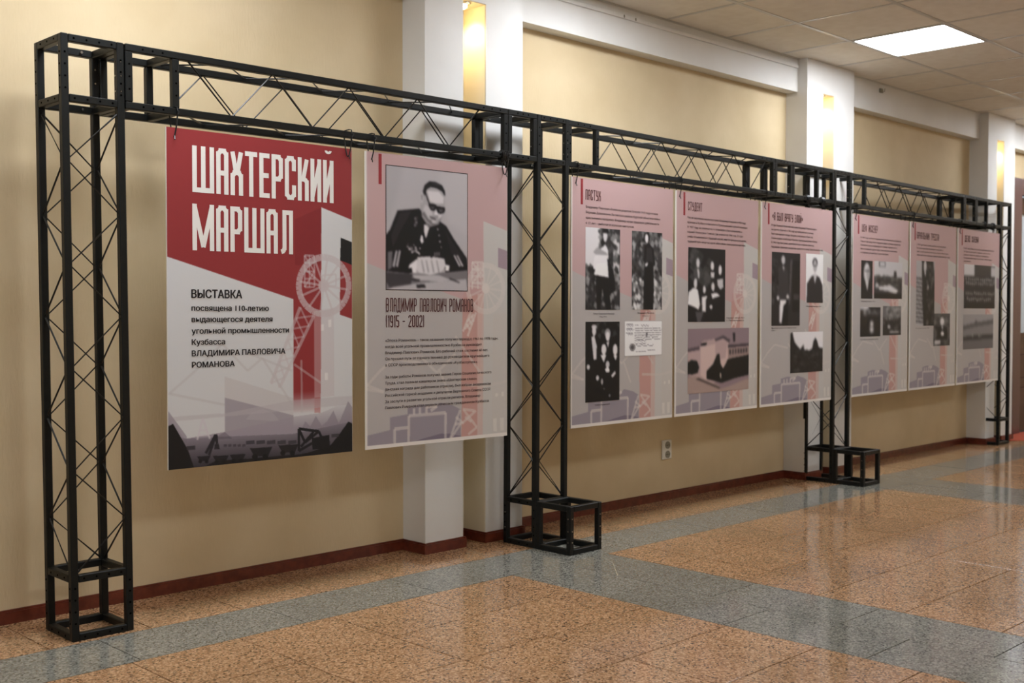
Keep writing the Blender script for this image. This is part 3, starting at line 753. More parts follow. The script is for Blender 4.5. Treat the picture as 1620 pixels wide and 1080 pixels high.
ART_TITLE = [
  ('p',(142,48,50),1.0,[(-5,-5),(1005,-5),(1005,800),(800,800),(656,497),(-2,376),(-5,374)]),
  ('p',(122,34,38),0.55,[(664,244),(817,200),(818,385),(664,389)]),
  ('g',(142,48,50),[(653,416),(814,413),(807,925),(652,918)],(790,860)),
  ('p',(168,60,58),0.35,[(771,542),(811,542),(806,863),(772,862)]),
  ('p',(206,207,208),1.0,[(817,200),(1005,235),(1005,1005),(807,1096),(814,413)]),
  ('p',(22,22,24),1.0,[(931,294),(1005,308),(1005,383),(927,368)]),
  ('p',(142,48,50),1.0,[(927,368),(1005,383),(1005,561),(925,546)]),
  ('p',(196,192,192),0.75,[(281,732),(651,810),(651,918),(281,901)]),
  ('p',(150,143,152),0.75,[(281,796),(651,865),(651,918),(281,901)]),
  ('p',(176,170,176),0.6,[(391,867),(424,846),(481,838),(539,853),(574,881)]),
  ('p',(196,186,188),0.5,[(771,535),(889,523),(890,811),(772,814)]),
  ('p',(225,222,220),0.8,[(811,578),(829,576),(829,597),(811,598)]),
  ('p',(225,222,220),0.8,[(855,563),(874,561),(874,585),(856,587)]),
  ('p',(225,222,220),0.8,[(833,734),(852,734),(852,758),(833,758)]),
  ('l',(196,186,188),0.55,[(718,357),(774,356)],5),
  ('l',(196,186,188),0.55,[(774,356),(775,457)],5),
  ('l',(196,186,188),0.55,[(775,457),(718,458)],5),
  ('l',(196,186,188),0.55,[(718,458),(718,357)],5),
  ('l',(196,186,188),0.55,[(718,408),(774,407)],5),
  ('l',(196,186,188),0.55,[(718,357),(774,407)],5),
  ('l',(196,186,188),0.55,[(774,407),(718,458)],5),
  ('l',(196,186,188),0.55,[(746,356),(746,458)],5),
  ('l',(196,186,188),0.55,[(718,381),(774,379)],5),
  ('l',(196,186,188),0.55,[(718,431),(774,430)],5),
  ('l',(196,186,188),0.55,[(820,419),(902,414)],5),
  ('l',(196,186,188),0.55,[(902,414),(902,452)],5),
  ('l',(196,186,188),0.55,[(902,452),(820,453)],5),
  ('l',(196,186,188),0.55,[(820,453),(820,419)],5),
  ('l',(196,186,188),0.75,[(978,450),(977,464),(971,479),(962,492),(950,505),(934,516),(916,526),(896,533),(875,539),(852,542),(829,543),(806,542),(784,539),(763,534),(744,526),(726,517),(712,506),(700,495),(692,482),(686,468),(685,454),(686,440),(692,426),(700,413),(712,401),(726,389),(743,380),(763,372),(784,366),(806,362),(829,360),(852,361),(874,364),(896,369),(916,376),(934,385),(949,396),(962,408),(971,421),(977,435),(978,450)],17),
  ('l',(196,186,188),0.6,[(829,452),(969,463)],6),
  ('l',(196,186,188),0.6,[(829,452),(940,506)],6),
  ('l',(196,186,188),0.6,[(829,452),(880,533)],6),
  ('l',(196,186,188),0.6,[(829,452),(808,538)],6),
  ('l',(196,186,188),0.6,[(829,452),(743,521)],6),
  ('l',(196,186,188),0.6,[(829,452),(701,485)],6),
  ('l',(196,186,188),0.6,[(829,452),(693,441)],6),
  ('l',(196,186,188),0.6,[(829,452),(721,400)],6),
  ('l',(196,186,188),0.6,[(829,452),(778,372)],6),
  ('l',(196,186,188),0.6,[(829,452),(850,365)],6),
  ('l',(196,186,188),0.6,[(829,452),(917,382)],6),
  ('l',(196,186,188),0.6,[(829,452),(961,418)],6),
  ('p',(196,186,188),0.7,[(861,451),(859,459),(852,466),(841,471),(829,472),(817,471),(806,467),(799,460),(797,452),(799,444),(806,438),(816,433),(829,431),(841,433),(852,437),(859,444)]),
  ('l',(196,186,188),0.6,[(692,522),(527,760)],9),
  ('l',(196,186,188),0.6,[(771,549),(574,775)],9),
  ('l',(196,186,188),0.5,[(692,522),(742,582)],5),
  ('l',(196,186,188),0.5,[(771,549),(668,557)],5),
  ('l',(196,186,188),0.5,[(668,557),(714,615)],5),
  ('l',(196,186,188),0.5,[(742,582),(644,591)],5),
  ('l',(196,186,188),0.5,[(644,591),(685,647)],5),
  ('l',(196,186,188),0.5,[(714,615),(621,625)],5),
  ('l',(196,186,188),0.5,[(621,625),(657,679)],5),
  ('l',(196,186,188),0.5,[(685,647),(597,659)],5),
  ('l',(196,186,188),0.5,[(597,659),(629,711)],5),
  ('l',(196,186,188),0.5,[(657,679),(574,693)],5),
  ('l',(196,186,188),0.5,[(574,693),(601,743)],5),
  ('l',(196,186,188),0.5,[(629,711),(550,727)],5),
  ('l',(196,186,188),0.5,[(550,727),(574,775)],5),
  ('l',(196,186,188),0.5,[(601,743),(527,760)],5),
  ('l',(190,186,186),0.5,[(9,775),(132,713)],6),
  ('l',(190,186,186),0.5,[(132,713),(270,633)],6),
  ('l',(190,186,186),0.5,[(270,633),(402,718)],6),
  ('l',(190,186,186),0.5,[(402,718),(481,680)],6),
  ('l',(190,186,186),0.5,[(481,680),(645,830)],6),
  ('l',(190,186,186),0.5,[(391,660),(644,723)],6),
  ('l',(190,186,186),0.5,[(656,703),(815,768)],6),
  ('l',(190,186,186),0.5,[(4,775),(281,818)],6),
  ('l',(190,186,186),0.5,[(698,690),(699,859)],6),
  ('p',(184,178,182),0.5,[(-2,845),(90,843),(281,844),(651,817),(999,814),(999,842),(803,846),(-2,858)]),
  ('v',(158,150,160),0.0,[(-12,857),(-12,1017),(1020,1082),(1019,822),(815,863),(645,870),(270,901),(80,911),(-2,839)],(835,905)),
  ('p',(150,142,152),0.8,[(-12,827),(4,828),(90,904),(90,924),(-12,919)]),
  ('p',(140,132,142),0.7,[(681,926),(719,887),(747,905),(780,872),(815,906),(846,892),(884,859),(916,903),(973,831),(999,853),(1000,954),(681,946)]),
  ('p',(120,112,122),0.7,[(216,920),(281,900),(319,922)]),
  ('v',(52,48,56),0.0,[(-12,894),(90,911),(281,914),(645,924),(1006,899),(1007,1095),(-12,1030)],(885,1000)),
  ('p',(20,20,22),1,[(-12,870),(0,871),(24,864),(95,943),(147,1040),(-12,1030)]),
  ('p',(20,20,22),1,[(1019,913),(974,899),(916,940),(865,972),(693,994),(693,1014),(1020,1033)]),
  ('p',(20,20,22),0.85,[(121,1013),(237,985),(424,989),(693,991),(878,980),(878,1032),(121,1026)]),
  ('p',(70,66,74),0.9,[(275,938),(291,938),(291,945),(275,946)]),
  ('p',(70,66,74),0.9,[(299,939),(315,939),(315,946),(299,947)]),
  ('p',(70,66,74),0.9,[(323,940),(340,940),(340,948),(323,948)]),
  ('p',(70,66,74),0.9,[(347,942),(364,941),(364,949),(347,949)]),
  ('p',(70,66,74),0.9,[(372,943),(388,942),(388,950),(372,951)]),
  ('p',(60,57,64),0.9,[(391,933),(436,933),(436,944),(391,944)]),
  ('p',(60,57,64),0.9,[(447,936),(493,936),(493,947),(447,947)]),
  ('p',(60,57,64),0.9,[(504,939),(550,938),(550,950),(504,950)]),
  ('p',(60,57,64),0.9,[(562,942),(609,941),(609,953),(562,953)]),
  ('p',(60,57,64),0.9,[(621,944),(669,944),(669,956),(621,956)]),
  ('p',(50,48,54),0.9,[(90,933),(131,933),(131,946),(90,945)]),
  ('p',(60,57,62),0.9,[(872,936),(916,935),(916,946),(872,947)]),
  ('p',(28,28,32),0.95,[(411,957),(533,959),(510,986),(436,983)]),
  ('p',(18,18,20),1,[(454,986),(449,992),(437,994),(426,990),(422,983),(428,977),(439,976),(450,980)]),
  ('p',(18,18,20),1,[(511,989),(506,995),(494,997),(483,993),(479,986),(484,980),(496,979),(507,983)]),
  ('p',(28,28,32),0.95,[(566,956),(680,958),(659,983),(589,980)]),
  ('p',(18,18,20),1,[(606,982),(602,988),(591,990),(580,987),(576,980),(582,975),(593,973),(603,977)]),
  ('p',(18,18,20),1,[(660,985),(655,991),(644,993),(633,990),(630,983),(635,978),(646,976),(656,980)]),
  ('p',(28,28,32),0.95,[(306,971),(389,973),(373,991),(323,989)]),
  ('p',(18,18,20),1,[(335,991),(332,995),(324,997),(317,994),(314,989),(318,985),(326,984),(333,987)]),
  ('p',(18,18,20),1,[(374,993),(371,998),(363,999),(355,996),(352,992),(356,987),(364,986),(372,989)]),
  ('p',(28,28,32),0.95,[(220,970),(301,972),(285,990),(236,988)]),
  ('p',(18,18,20),1,[(248,989),(245,994),(237,995),(230,992),(227,988),(231,984),(239,983),(246,985)]),
  ('p',(18,18,20),1,[(286,991),(283,996),(275,997),(268,995),(265,990),(269,986),(276,985),(284,987)]),
  ('p',(28,28,32),0.95,[(141,967),(208,968),(196,983),(154,982)]),
  ('p',(18,18,20),1,[(165,983),(162,987),(155,988),(149,986),(147,982),(150,978),(156,977),(163,980)]),
  ('p',(18,18,20),1,[(196,985),(194,989),(187,990),(181,988),(178,984),(182,980),(188,979),(194,981)]),
  ('p',(24,24,27),1,[(756,943),(859,937),(863,979),(760,980)]),
  ('l',(26,26,30),1,[(681,909),(797,923)],7),
  ('l',(26,26,30),1,[(797,923),(815,946)],7),
  ('l',(26,26,30),1,[(681,909),(717,955)],7),
  ('l',(26,26,30),1,[(717,955),(797,923)],7),
  ('l',(26,26,30),1,[(681,909),(681,980)],7),
  ('l',(26,26,30),1,[(766,923),(693,967)],7),
  ('l',(26,26,30),1,[(681,980),(766,957)],7),
  ('l',(40,38,44),1,[(237,906),(200,966)],7),
  ('l',(40,38,44),1,[(233,907),(184,960)],7),
  ('l',(40,38,44),1,[(237,906),(241,934)],7),
  ('p',(40,38,44),1,[(229,934),(250,935),(255,951),(227,950)]),
  ('l',(205,200,206),0.7,[(142,917),(168,855)],5),
  ('l',(205,200,206),0.7,[(205,917),(171,855)],5),
  ('l',(205,200,206),0.7,[(158,889),(193,891)],5),
  ('l',(205,200,206),0.7,[(147,905),(200,905)],5),
  ('l',(205,200,206),0.7,[(168,855),(195,905)],5),
  ('l',(205,200,206),0.7,[(171,855),(148,903)],5),
]

ART_PINK = [
  ('p',(192,161,160),1.0,[(-5,-5),(1005,-5),(1005,600),(660,491),(133,398),(-5,370)]),
  ('p',(194,152,148),0.6,[(671,447),(846,445),(847,489),(660,490)]),
  ('p',(192,150,142),1,[(660,487),(813,469),(782,839),(649,835)]),
  ('p',(192,150,142),1,[(656,778),(776,781),(768,1004),(650,998)]),
  ('p',(206,180,172),0.8,[(770,469),(820,469),(817,1006),(768,1004)]),
  ('p',(196,193,189),1.0,[(814,205),(1005,236),(1005,1005),(810,1006),(818,469)]),
  ('p',(158,140,150),1.0,[(928,299),(1005,310),(1005,381),(927,371)]),
  ('p',(146,138,148),0.9,[(2,952),(156,939),(156,896),(272,890),(272,867),(367,859),(476,869),(498,858),(587,870),(641,886),(648,992),(-2,999)]),
  ('p',(118,108,124),0.9,[(273,992),(379,979),(499,968),(566,971),(647,983),(650,994),(273,998)]),
  ('l',(214,206,200),0.6,[(187,995),(186,937),(278,936)],9),
  ('l',(214,206,200),0.6,[(279,996),(282,896),(537,895),(535,992)],9),
  ('l',(214,206,200),0.6,[(316,893),(316,871)],9),
  ('l',(214,206,200),0.6,[(357,892),(356,870)],9),
  ('l',(214,206,200),0.6,[(402,891),(402,869),(476,869)],9),
  ('l',(214,206,200),0.6,[(432,884),(476,869)],9),
  ('l',(214,206,200),0.55,[(641,889),(566,994)],8),
  ('l',(214,206,200),0.55,[(667,890),(766,957)],8),
  ('l',(214,206,200),0.55,[(656,938),(759,896)],8),
  ('l',(214,206,200),0.55,[(661,887),(747,896)],8),
  ('l',(214,206,200),0.55,[(766,957),(702,980)],8),
  ('l',(214,206,200),0.55,[(678,916),(725,935)],8),
  ('l',(214,206,200),0.55,[(605,939),(650,938)],8),
  ('l',(214,206,200),0.55,[(566,994),(656,932)],8),
  ('l',(214,206,200),0.55,[(610,913),(667,939)],8),
  ('l',(214,206,200),0.5,[(968,449),(966,462),(962,476),(953,488),(942,500),(929,510),(912,519),(894,526),(875,531),(854,534),(833,535),(812,534),(791,531),(772,526),(754,519),(738,511),(725,501),(714,489),(706,477),(701,464),(699,451),(700,438),(705,425),(713,413),(723,402),(736,392),(752,383),(770,376),(789,370),(809,367),(830,365),(851,366),(872,369),(892,373),(910,380),(927,389),(941,399),(952,410),(961,422),(966,435),(968,449)],16),
  ('l',(214,206,200),0.4,[(832,450),(960,457)],6),
  ('l',(214,206,200),0.4,[(832,450),(942,492)],6),
  ('l',(214,206,200),0.4,[(832,450),(902,518)],6),
  ('l',(214,206,200),0.4,[(832,450),(849,531)],6),
  ('l',(214,206,200),0.4,[(832,450),(792,527)],6),
  ('l',(214,206,200),0.4,[(832,450),(744,508)],6),
  ('l',(214,206,200),0.4,[(832,450),(714,479)],6),
  ('l',(214,206,200),0.4,[(832,450),(706,443)],6),
  ('l',(214,206,200),0.4,[(832,450),(723,409)],6),
  ('l',(214,206,200),0.4,[(832,450),(762,383)],6),
  ('l',(214,206,200),0.4,[(832,450),(814,370)],6),
  ('l',(214,206,200),0.4,[(832,450),(871,373)],6),
  ('l',(214,206,200),0.4,[(832,450),(920,391)],6),
  ('l',(214,206,200),0.4,[(832,450),(952,421)],6),
  ('p',(214,206,200),0.8,[(861,450),(858,459),(848,466),(834,469),(820,468),(808,462),(802,453),(804,444),(812,436),(825,432),(840,432),(852,437),(860,445)]),
  ('l',(214,206,200),0.6,[(729,357),(813,355)],7),
  ('l',(214,206,200),0.6,[(729,357),(730,454)],7),
  ('l',(214,206,200),0.6,[(813,355),(815,453)],7),
  ('l',(214,206,200),0.6,[(729,382),(813,381)],7),
  ('l',(214,206,200),0.6,[(729,407),(814,406)],7),
  ('l',(214,206,200),0.6,[(730,432),(814,431)],7),
  ('l',(214,206,200),0.6,[(729,357),(814,406)],7),
  ('l',(214,206,200),0.6,[(813,381),(730,432)],7),
  ('l',(214,206,200),0.6,[(771,356),(773,453)],7),
  ('l',(214,206,200),0.6,[(724,532),(662,607)],8),
  ('l',(214,206,200),0.6,[(759,538),(697,624)],8),
  ('l',(214,206,200),0.6,[(725,550),(742,573)],8),
  ('l',(214,206,200),0.6,[(702,561),(731,584)],8),
  ('l',(214,206,200),0.6,[(685,578),(714,601)],8),
  ('l',(214,206,200),0.6,[(742,544),(690,573)],8),
  ('l',(214,206,200),0.6,[(731,567),(674,598)],8),
  ('p',(196,190,184),0.6,[(889,544),(1029,538),(1025,1001),(879,1003)]),
  ('p',(212,207,200),0.9,[(906,837),(927,837),(927,849),(906,850)]),
  ('p',(212,207,200),0.9,[(954,834),(973,834),(973,850),(955,850)]),
  ('p',(212,207,200),0.9,[(890,930),(917,930),(918,979),(891,978)]),
  ('p',(212,207,200),0.9,[(944,931),(972,931),(973,978),(945,978)]),
  ('l',(204,196,190),0.55,[(10,783),(95,734)],8),
  ('l',(204,196,190),0.55,[(95,734),(186,696)],8),
  ('l',(204,196,190),0.55,[(186,696),(365,715)],8),
  ('l',(204,196,190),0.55,[(365,693),(474,751)],8),
  ('l',(204,196,190),0.55,[(474,751),(607,686)],8),
  ('l',(204,196,190),0.55,[(10,796),(116,808)],8),
  ('l',(204,196,190),0.55,[(116,808),(10,783)],8),
  ('l',(204,196,190),0.55,[(606,623),(792,758)],8),
  ('l',(204,196,190),0.55,[(677,801),(864,807)],8),
  ('l',(204,196,190),0.55,[(864,807),(1015,793)],8),
  ('l',(204,196,190),0.55,[(496,746),(564,832)],8),
  ('p',(226,220,214),1,[(-5,-5),(11,-5),(11,1005),(-5,1005)]),
  ('p',(226,220,214),1,[(-5,986),(1005,986),(1005,1005),(-5,1005)]),
]

ART_PORTRAIT = [
  ('p',(172,169,172),1.0,[(-17,-11),(1010,-10),(1016,1010),(-9,1010)]),
  ('p',(180,177,180),0.7,[(629,17),(1010,-10),(1008,525),(747,432)]),
  ('p',(160,157,160),0.5,[(-17,-11),(210,-28),(90,363),(-13,516)]),
  ('b',14),
  ('p',(30,27,30),1.0,[(134,359),(393,329),(467,394),(634,418),(728,459),(825,565),(992,722),(1003,827),(715,846),(694,730),(563,721),(398,726),(273,862),(-1,861),(-4,565),(48,514)]),
  ('p',(52,49,52),1.0,[(161,372),(303,352),(162,534),(76,661),(57,563)]),
  ('p',(46,43,46),1.0,[(710,485),(806,585),(963,736),(789,689)]),
  ('p',(14,11,14),1.0,[(394,373),(468,445),(451,623),(563,709),(397,701),(341,551)]),
  ('p',(14,11,14),1.0,[(487,495),(635,489),(656,667),(544,696)]),
  ('p',(206,203,206),1.0,[(446,452),(523,468),(484,558),(469,572),(450,522)]),
  ('p',(120,117,120),1.0,[(411,284),(708,319),(634,450),(505,481),(421,397)]),
  ('p',(164,161,164),1.0,[(449,156),(473,141),(631,163),(706,203),(707,280),(693,345),(656,398),(612,445),(545,459),(482,438),(427,384),(411,284)]),
  ('p',(200,197,200),1.0,[(490,172),(631,172),(695,219),(692,271),(595,276),(520,259)]),
  ('p',(186,183,186),1.0,[(466,293),(521,309),(559,365),(522,417),(467,401),(439,345)]),
  ('p',(196,193,196),1.0,[(633,342),(689,345),(667,385),(626,399)]),
  ('p',(104,101,104),0.8,[(426,371),(486,425),(551,457),(612,446),(578,440),(504,405),(452,345)]),
  ('p',(100,97,100),1.0,[(522,382),(568,390),(606,403),(587,414),(541,404),(515,392)]),
  ('p',(188,185,188),1.0,[(550,416),(597,420),(588,440),(550,439)]),
  ('p',(206,203,206),1.0,[(588,335),(618,336),(626,371),(592,381),(574,371)]),
  ('p',(110,107,110),0.8,[(574,374),(626,374),(618,385),(578,383)]),
  ('p',(180,177,180),1.0,[(406,198),(439,191),(447,244),(429,285),(407,265)]),
  ('p',(110,107,110),0.7,[(417,214),(432,212),(432,257),(420,256)]),
  ('p',(22,19,22),1.0,[(439,184),(460,132),(515,98),(592,96),(673,120),(709,165),(712,208),(676,169),(608,146),(534,140),(490,158),(465,192),(458,221)]),
  ('p',(60,57,60),1.0,[(519,113),(602,103),(671,131),(630,134),(556,123)]),
  ('p',(18,15,18),1.0,[(457,183),(468,180),(521,280),(513,288)]),
  ('p',(18,15,18),1.0,[(506,279),(595,284),(610,298),(707,303),(711,321),(700,345),(652,360),(618,346),(606,319),(592,320),(577,336),(536,333),(514,306)]),
  ('p',(128,125,128),1.0,[(528,298),(580,300),(569,323),(540,320)]),
  ('p',(128,125,128),1.0,[(629,315),(693,319),(682,338),(644,345)]),
  ('p',(40,37,40),1.0,[(539,302),(573,304),(565,313),(543,312)]),
  ('p',(40,37,40),1.0,[(640,320),(681,324),(670,332),(644,330)]),
  ('p',(150,147,150),1.0,[(332,403),(358,402),(358,422),(333,424)]),
  ('p',(150,147,150),1.0,[(345,434),(371,433),(371,453),(346,454)]),
  ('p',(150,147,150),1.0,[(328,460),(353,459),(353,479),(328,480)]),
  ('p',(150,147,150),1.0,[(607,480),(633,478),(633,499),(607,500)]),
  ('p',(150,147,150),1.0,[(622,530),(648,529),(649,549),(623,550)]),
  ('p',(150,147,150),1.0,[(632,581),(658,580),(659,600),(633,601)]),
  ('p',(90,87,90),0.5,[(336,395),(385,388),(377,481),(326,477)]),
  ('p',(215,212,215),1.0,[(414,542),(436,548),(447,598),(422,622),(400,587)]),
  ('p',(195,192,195),1.0,[(323,678),(333,670),(343,677),(333,685)]),
  ('p',(168,165,168),1.0,[(380,704),(389,697),(398,703),(389,709)]),
  ('p',(191,188,191),1.0,[(244,640),(252,635),(259,640),(252,645)]),
  ('p',(203,200,203),1.0,[(334,649),(348,638),(363,648),(349,658)]),
  ('p',(187,184,187),1.0,[(237,648),(247,641),(257,648),(247,655)]),
  ('p',(164,161,164),1.0,[(277,667),(289,659),(301,667),(290,675)]),
  ('p',(169,166,169),1.0,[(321,683),(332,675),(342,682),(332,690)]),
  ('p',(210,207,210),1.0,[(289,690),(306,677),(324,688),(307,701)]),
  ('p',(158,155,158),1.0,[(379,700),(391,692),(402,700),(391,708)]),
  ('p',(170,167,170),1.0,[(338,670),(349,662),(361,669),(350,677)]),
  ('p',(176,173,176),1.0,[(299,655),(309,647),(319,654),(309,661)]),
  ('p',(175,172,175),1.0,[(304,686),(318,676),(331,685),(318,695)]),
  ('p',(168,165,168),1.0,[(279,649),(288,642),(298,649),(288,655)]),
  ('p',(182,179,182),1.0,[(314,630),(326,621),(339,629),(326,638)]),
  ('p',(212,209,212),1.0,[(344,686),(358,675),(373,685),(359,696)]),
  ('p',(201,198,201),1.0,[(293,669),(304,661),(315,668),(304,676)]),
  ('p',(171,168,171),1.0,[(288,650),(296,644),(304,650),(296,655)]),
  ('p',(208,205,208),1.0,[(387,656),(401,645),(416,655),(401,666)]),
  ('p',(156,153,156),1.0,[(347,666),(361,656),(375,665),(361,675)]),
  ('p',(159,156,159),1.0,[(246,623),(255,617),(264,622),(255,629)]),
  ('p',(235,232,235),1.0,[(255,652),(264,645),(274,651),(264,658)]),
  ('p',(173,170,173),1.0,[(339,670),(354,659),(369,669),(354,680)]),
  ('p',(193,190,193),1.0,[(379,701),(394,690),(410,700),(395,711)]),
  ('p',(232,229,232),1.0,[(366,691),(380,680),(395,690),(381,700)]),
  ('p',(167,164,167),1.0,[(333,655),(346,645),(359,654),(346,664)]),
  ('p',(237,234,237),1.0,[(259,667),(275,655),(290,666),(275,677)]),
  ('p',(110,107,110),1.0,[(572,676),(591,676),(591,714),(572,715)]),
  ('p',(110,107,110),1.0,[(600,675),(619,675),(619,713),(600,714)]),
  ('p',(110,107,110),1.0,[(628,675),(647,674),(647,712),(628,713)]),
  ('p',(170,167,170),1.0,[(655,616),(674,641),(656,648)]),
  ('p',(176,173,176),1.0,[(111,679),(134,681),(98,822),(73,810)]),
  ('p',(176,173,176),1.0,[(150,677),(173,680),(137,821),(112,809)]),
  ('p',(176,173,176),1.0,[(817,701),(837,694),(915,789),(890,796)]),
  ('p',(176,173,176),1.0,[(856,700),(875,693),(954,788),(929,796)]),
  ('p',(110,107,110),1.0,[(15,694),(76,686),(68,823),(16,849)]),
  ('p',(120,117,120),1.0,[(-1,849),(273,862),(418,865),(715,846),(1003,820),(1010,1010),(-9,1010)]),
  ('p',(178,175,178),1.0,[(309,874),(640,873),(792,909),(641,925),(345,917)]),
  ('p',(60,57,60),0.8,[(-1,861),(309,867),(292,956),(43,985),(-1,936)]),
  ('p',(196,193,196),0.7,[(78,978),(382,942),(985,899),(1006,1010),(-9,1010)]),
  ('p',(50,47,50),1.0,[(355,955),(455,951),(474,978),(364,983)]),
  ('p',(200,197,200),1.0,[(370,727),(526,716),(704,730),(724,794),(658,847),(528,873),(399,859),(353,828)]),
  ('p',(214,211,214),1.0,[(272,793),(365,740),(354,860),(254,843)]),
  ('p',(230,227,230),1.0,[(723,781),(771,786),(762,832),(715,833)]),
  ('p',(130,127,130),0.8,[(416,751),(427,751),(458,851),(443,854)]),
  ('p',(130,127,130),0.8,[(471,749),(482,749),(513,850),(498,853)]),
  ('p',(130,127,130),0.8,[(536,748),(547,747),(578,849),(563,852)]),
  ('p',(130,127,130),0.8,[(601,746),(612,745),(643,847),(628,850)]),
  ('p',(30,27,30),1.0,[(442,611),(455,608),(554,728),(535,728)]),
  ('p',(20,17,20),1.0,[(245,831),(299,817),(309,855),(255,862)]),
  ('p',(70,67,70),1.0,[(772,890),(907,927),(888,933),(763,903)]),
  ('p',(60,57,60),1.0,[(302,905),(400,910),(391,929),(302,924)]),
  ('b',3),
]

# ------------------------------------------------------------------ the posters
PW, PH = 3.70, 5.56; ZT = 8.05; YB = .045     # board size, top height, front face (behind the chord's front edge)
def G(v, pts, a=1.): return ('p', (v, v-2, v), a, pts)
def R(v, x0, y0, x1, y1, a=1.): return G(v, [(x0, y0), (x1, y0), (x1, y1), (x0, y1)], a)
def E(v, cx, cy, rx, ry, a=1., n=14): return G(v, [(cx+rx*math.cos(2*PI*k/n), cy+ry*math.sin(2*PI*k/n)) for k in range(n)], a)
def person(x, y, s, head=205, coat=24, shirt=200, w=1.):
    return [G(coat, [(x-70*s*w, y+75*s), (x-25*s, y+48*s), (x+25*s, y+48*s), (x+72*s*w, y+80*s), (x+80*s*w, y+300*s), (x-80*s*w, y+300*s)]),
            G(shirt, [(x-16*s, y+50*s), (x+18*s, y+50*s), (x+2*s, y+120*s)]), E(24, x, y-14*s, 30*s, 40*s), E(head, x+2*s, y+6*s, 23*s, 33*s),
            R(90, x-14*s, y+0*s, x+16*s, y+6*s, .6), R(110, x-6*s, y+22*s, x+8*s, y+26*s, .6)]
ART = {}
ART['shepherd'] = [R(60, 0, 0, 1000, 1000), R(205, 0, 0, 430, 480), R(190, 800, 120, 980, 560), ('n', (380, 0, 1000, 420), 60, 60, 20, 150), ('n', (0, 480, 1000, 1000), 120, 55, 15, 170),
    E(205, 560, 90, 60, 80), R(30, 480, 10, 640, 60), G(215, [(420,260),(560,200),(640,260),(660,420),(560,520),(480,480),(330,520),(220,500),(250,360)]), G(160, [(220,300),(330,240),(600,300),(700,380),(640,330),(300,330)]),
    G(225, [(330,440),(640,420),(660,600),(240,570)]), G(22, [(300,590),(640,600),(740,1000),(600,1000),(480,720),(420,1000),(330,1000)]), G(24, [(620,360),(800,520),(860,760),(700,800)]), ('b', 2)]
ART['woman'] = [R(70, 0, 0, 1000, 1000), ('n', (0, 0, 1000, 620), 150, 60, 15, 175), ('n', (0, 620, 1000, 1000), 150, 60, 60, 235), E(24, 480, 80, 100, 70), E(215, 480, 90, 55, 60),
    G(26, [(400,180),(560,150),(700,220),(760,420),(700,440),(720,760),(700,1000),(380,1000),(380,760),(420,440),(400,300)]), G(70, [(480,200),(640,200),(700,400),(560,380),(440,400)], .7), G(210, [(430,410),(540,390),(500,440),(440,450)]), ('b', 2)]
ART['family'] = [R(16, 0, 0, 1000, 1000), ('n', (300, 0, 1000, 200), 40, 50, 20, 90)] + [E(190, 250, 70, 75, 30), E(205, 250, 120, 60, 60), G(205, [(170,190),(260,180),(330,300),(320,470),(240,480)]), G(12, [(60,260),(170,200),(240,480),(200,600),(60,560)]),
    E(150, 640, 150, 90, 60), E(215, 640, 190, 65, 60), G(200, [(600,260),(690,250),(650,340)]), E(215, 530, 350, 75, 70), G(220, [(430,420),(600,420),(530,520)]), E(215, 860, 360, 70, 75), G(210, [(800,430),(930,430),(870,500)]),
    E(190, 640, 540, 60, 45), G(225, [(560,600),(640,560),(700,600),(690,640),(600,640)]), E(200, 90, 560, 45, 35), G(215, [(740,680),(860,620),(880,660),(780,710)]), E(200, 350, 700, 45, 35), E(180, 480, 750, 30, 40), E(120, 540, 840, 30, 12), E(150, 700, 930, 30, 20)] + [('b', 2)]
ART['document'] = [R(222, 0, 0, 1000, 1000), ('l', (110,105,105), 1, [(4,6),(996,6),(996,994),(4,994),(4,6)], 3)] + [('l', (70,68,74), .8, [(x0+(x1-x0)*t/9, y+((t*7) % 3-1)*9) for t in range(10)], 4) for (x0, x1, y) in
    [(60,220,110),(60,230,150),(60,210,230),(60,240,270),(40,220,340),(90,220,390),(280,360,130),(430,640,150),(260,960,220),(260,980,280),(260,960,350),(270,960,410),(270,900,460),(270,960,520),(270,560,570),(270,560,640),(300,760,700),(300,560,860),(600,800,830)]] + \
    [E(120, 210, 740, 80, 110, .8), E(60, 210, 740, 45, 60, .6), G(60, [(560,330),(610,330),(590,480),(560,470)], .7)]
ART['relatives'] = [R(38, 0, 0, 1000, 1000), ('n', (100, 60, 600, 500), 30, 110, 50, 95), E(200, 260, 210, 45, 65), G(195, [(240,290),(290,290),(300,400),(270,420)]), E(210, 640, 240, 45, 60), G(200, [(590,320),(700,320),(690,400),(610,400)]),
    E(215, 850, 290, 45, 70), G(190, [(770,420),(930,400),(940,520),(860,560),(780,500)]), E(205, 200, 480, 45, 70), G(225, [(20,600),(140,540),(260,560),(320,760),(280,830),(160,790),(0,760)]), E(210, 430, 560, 40, 50), G(215, [(360,660),(520,640),(470,700),(470,860),(380,860)]),
    E(205, 660, 520, 45, 60), G(225, [(610,610),(760,600),(860,640),(740,660),(640,680)]), E(200, 610, 790, 40, 30), G(90, [(200,860),(420,850),(330,1000),(250,1000)]), ('b', 2)]
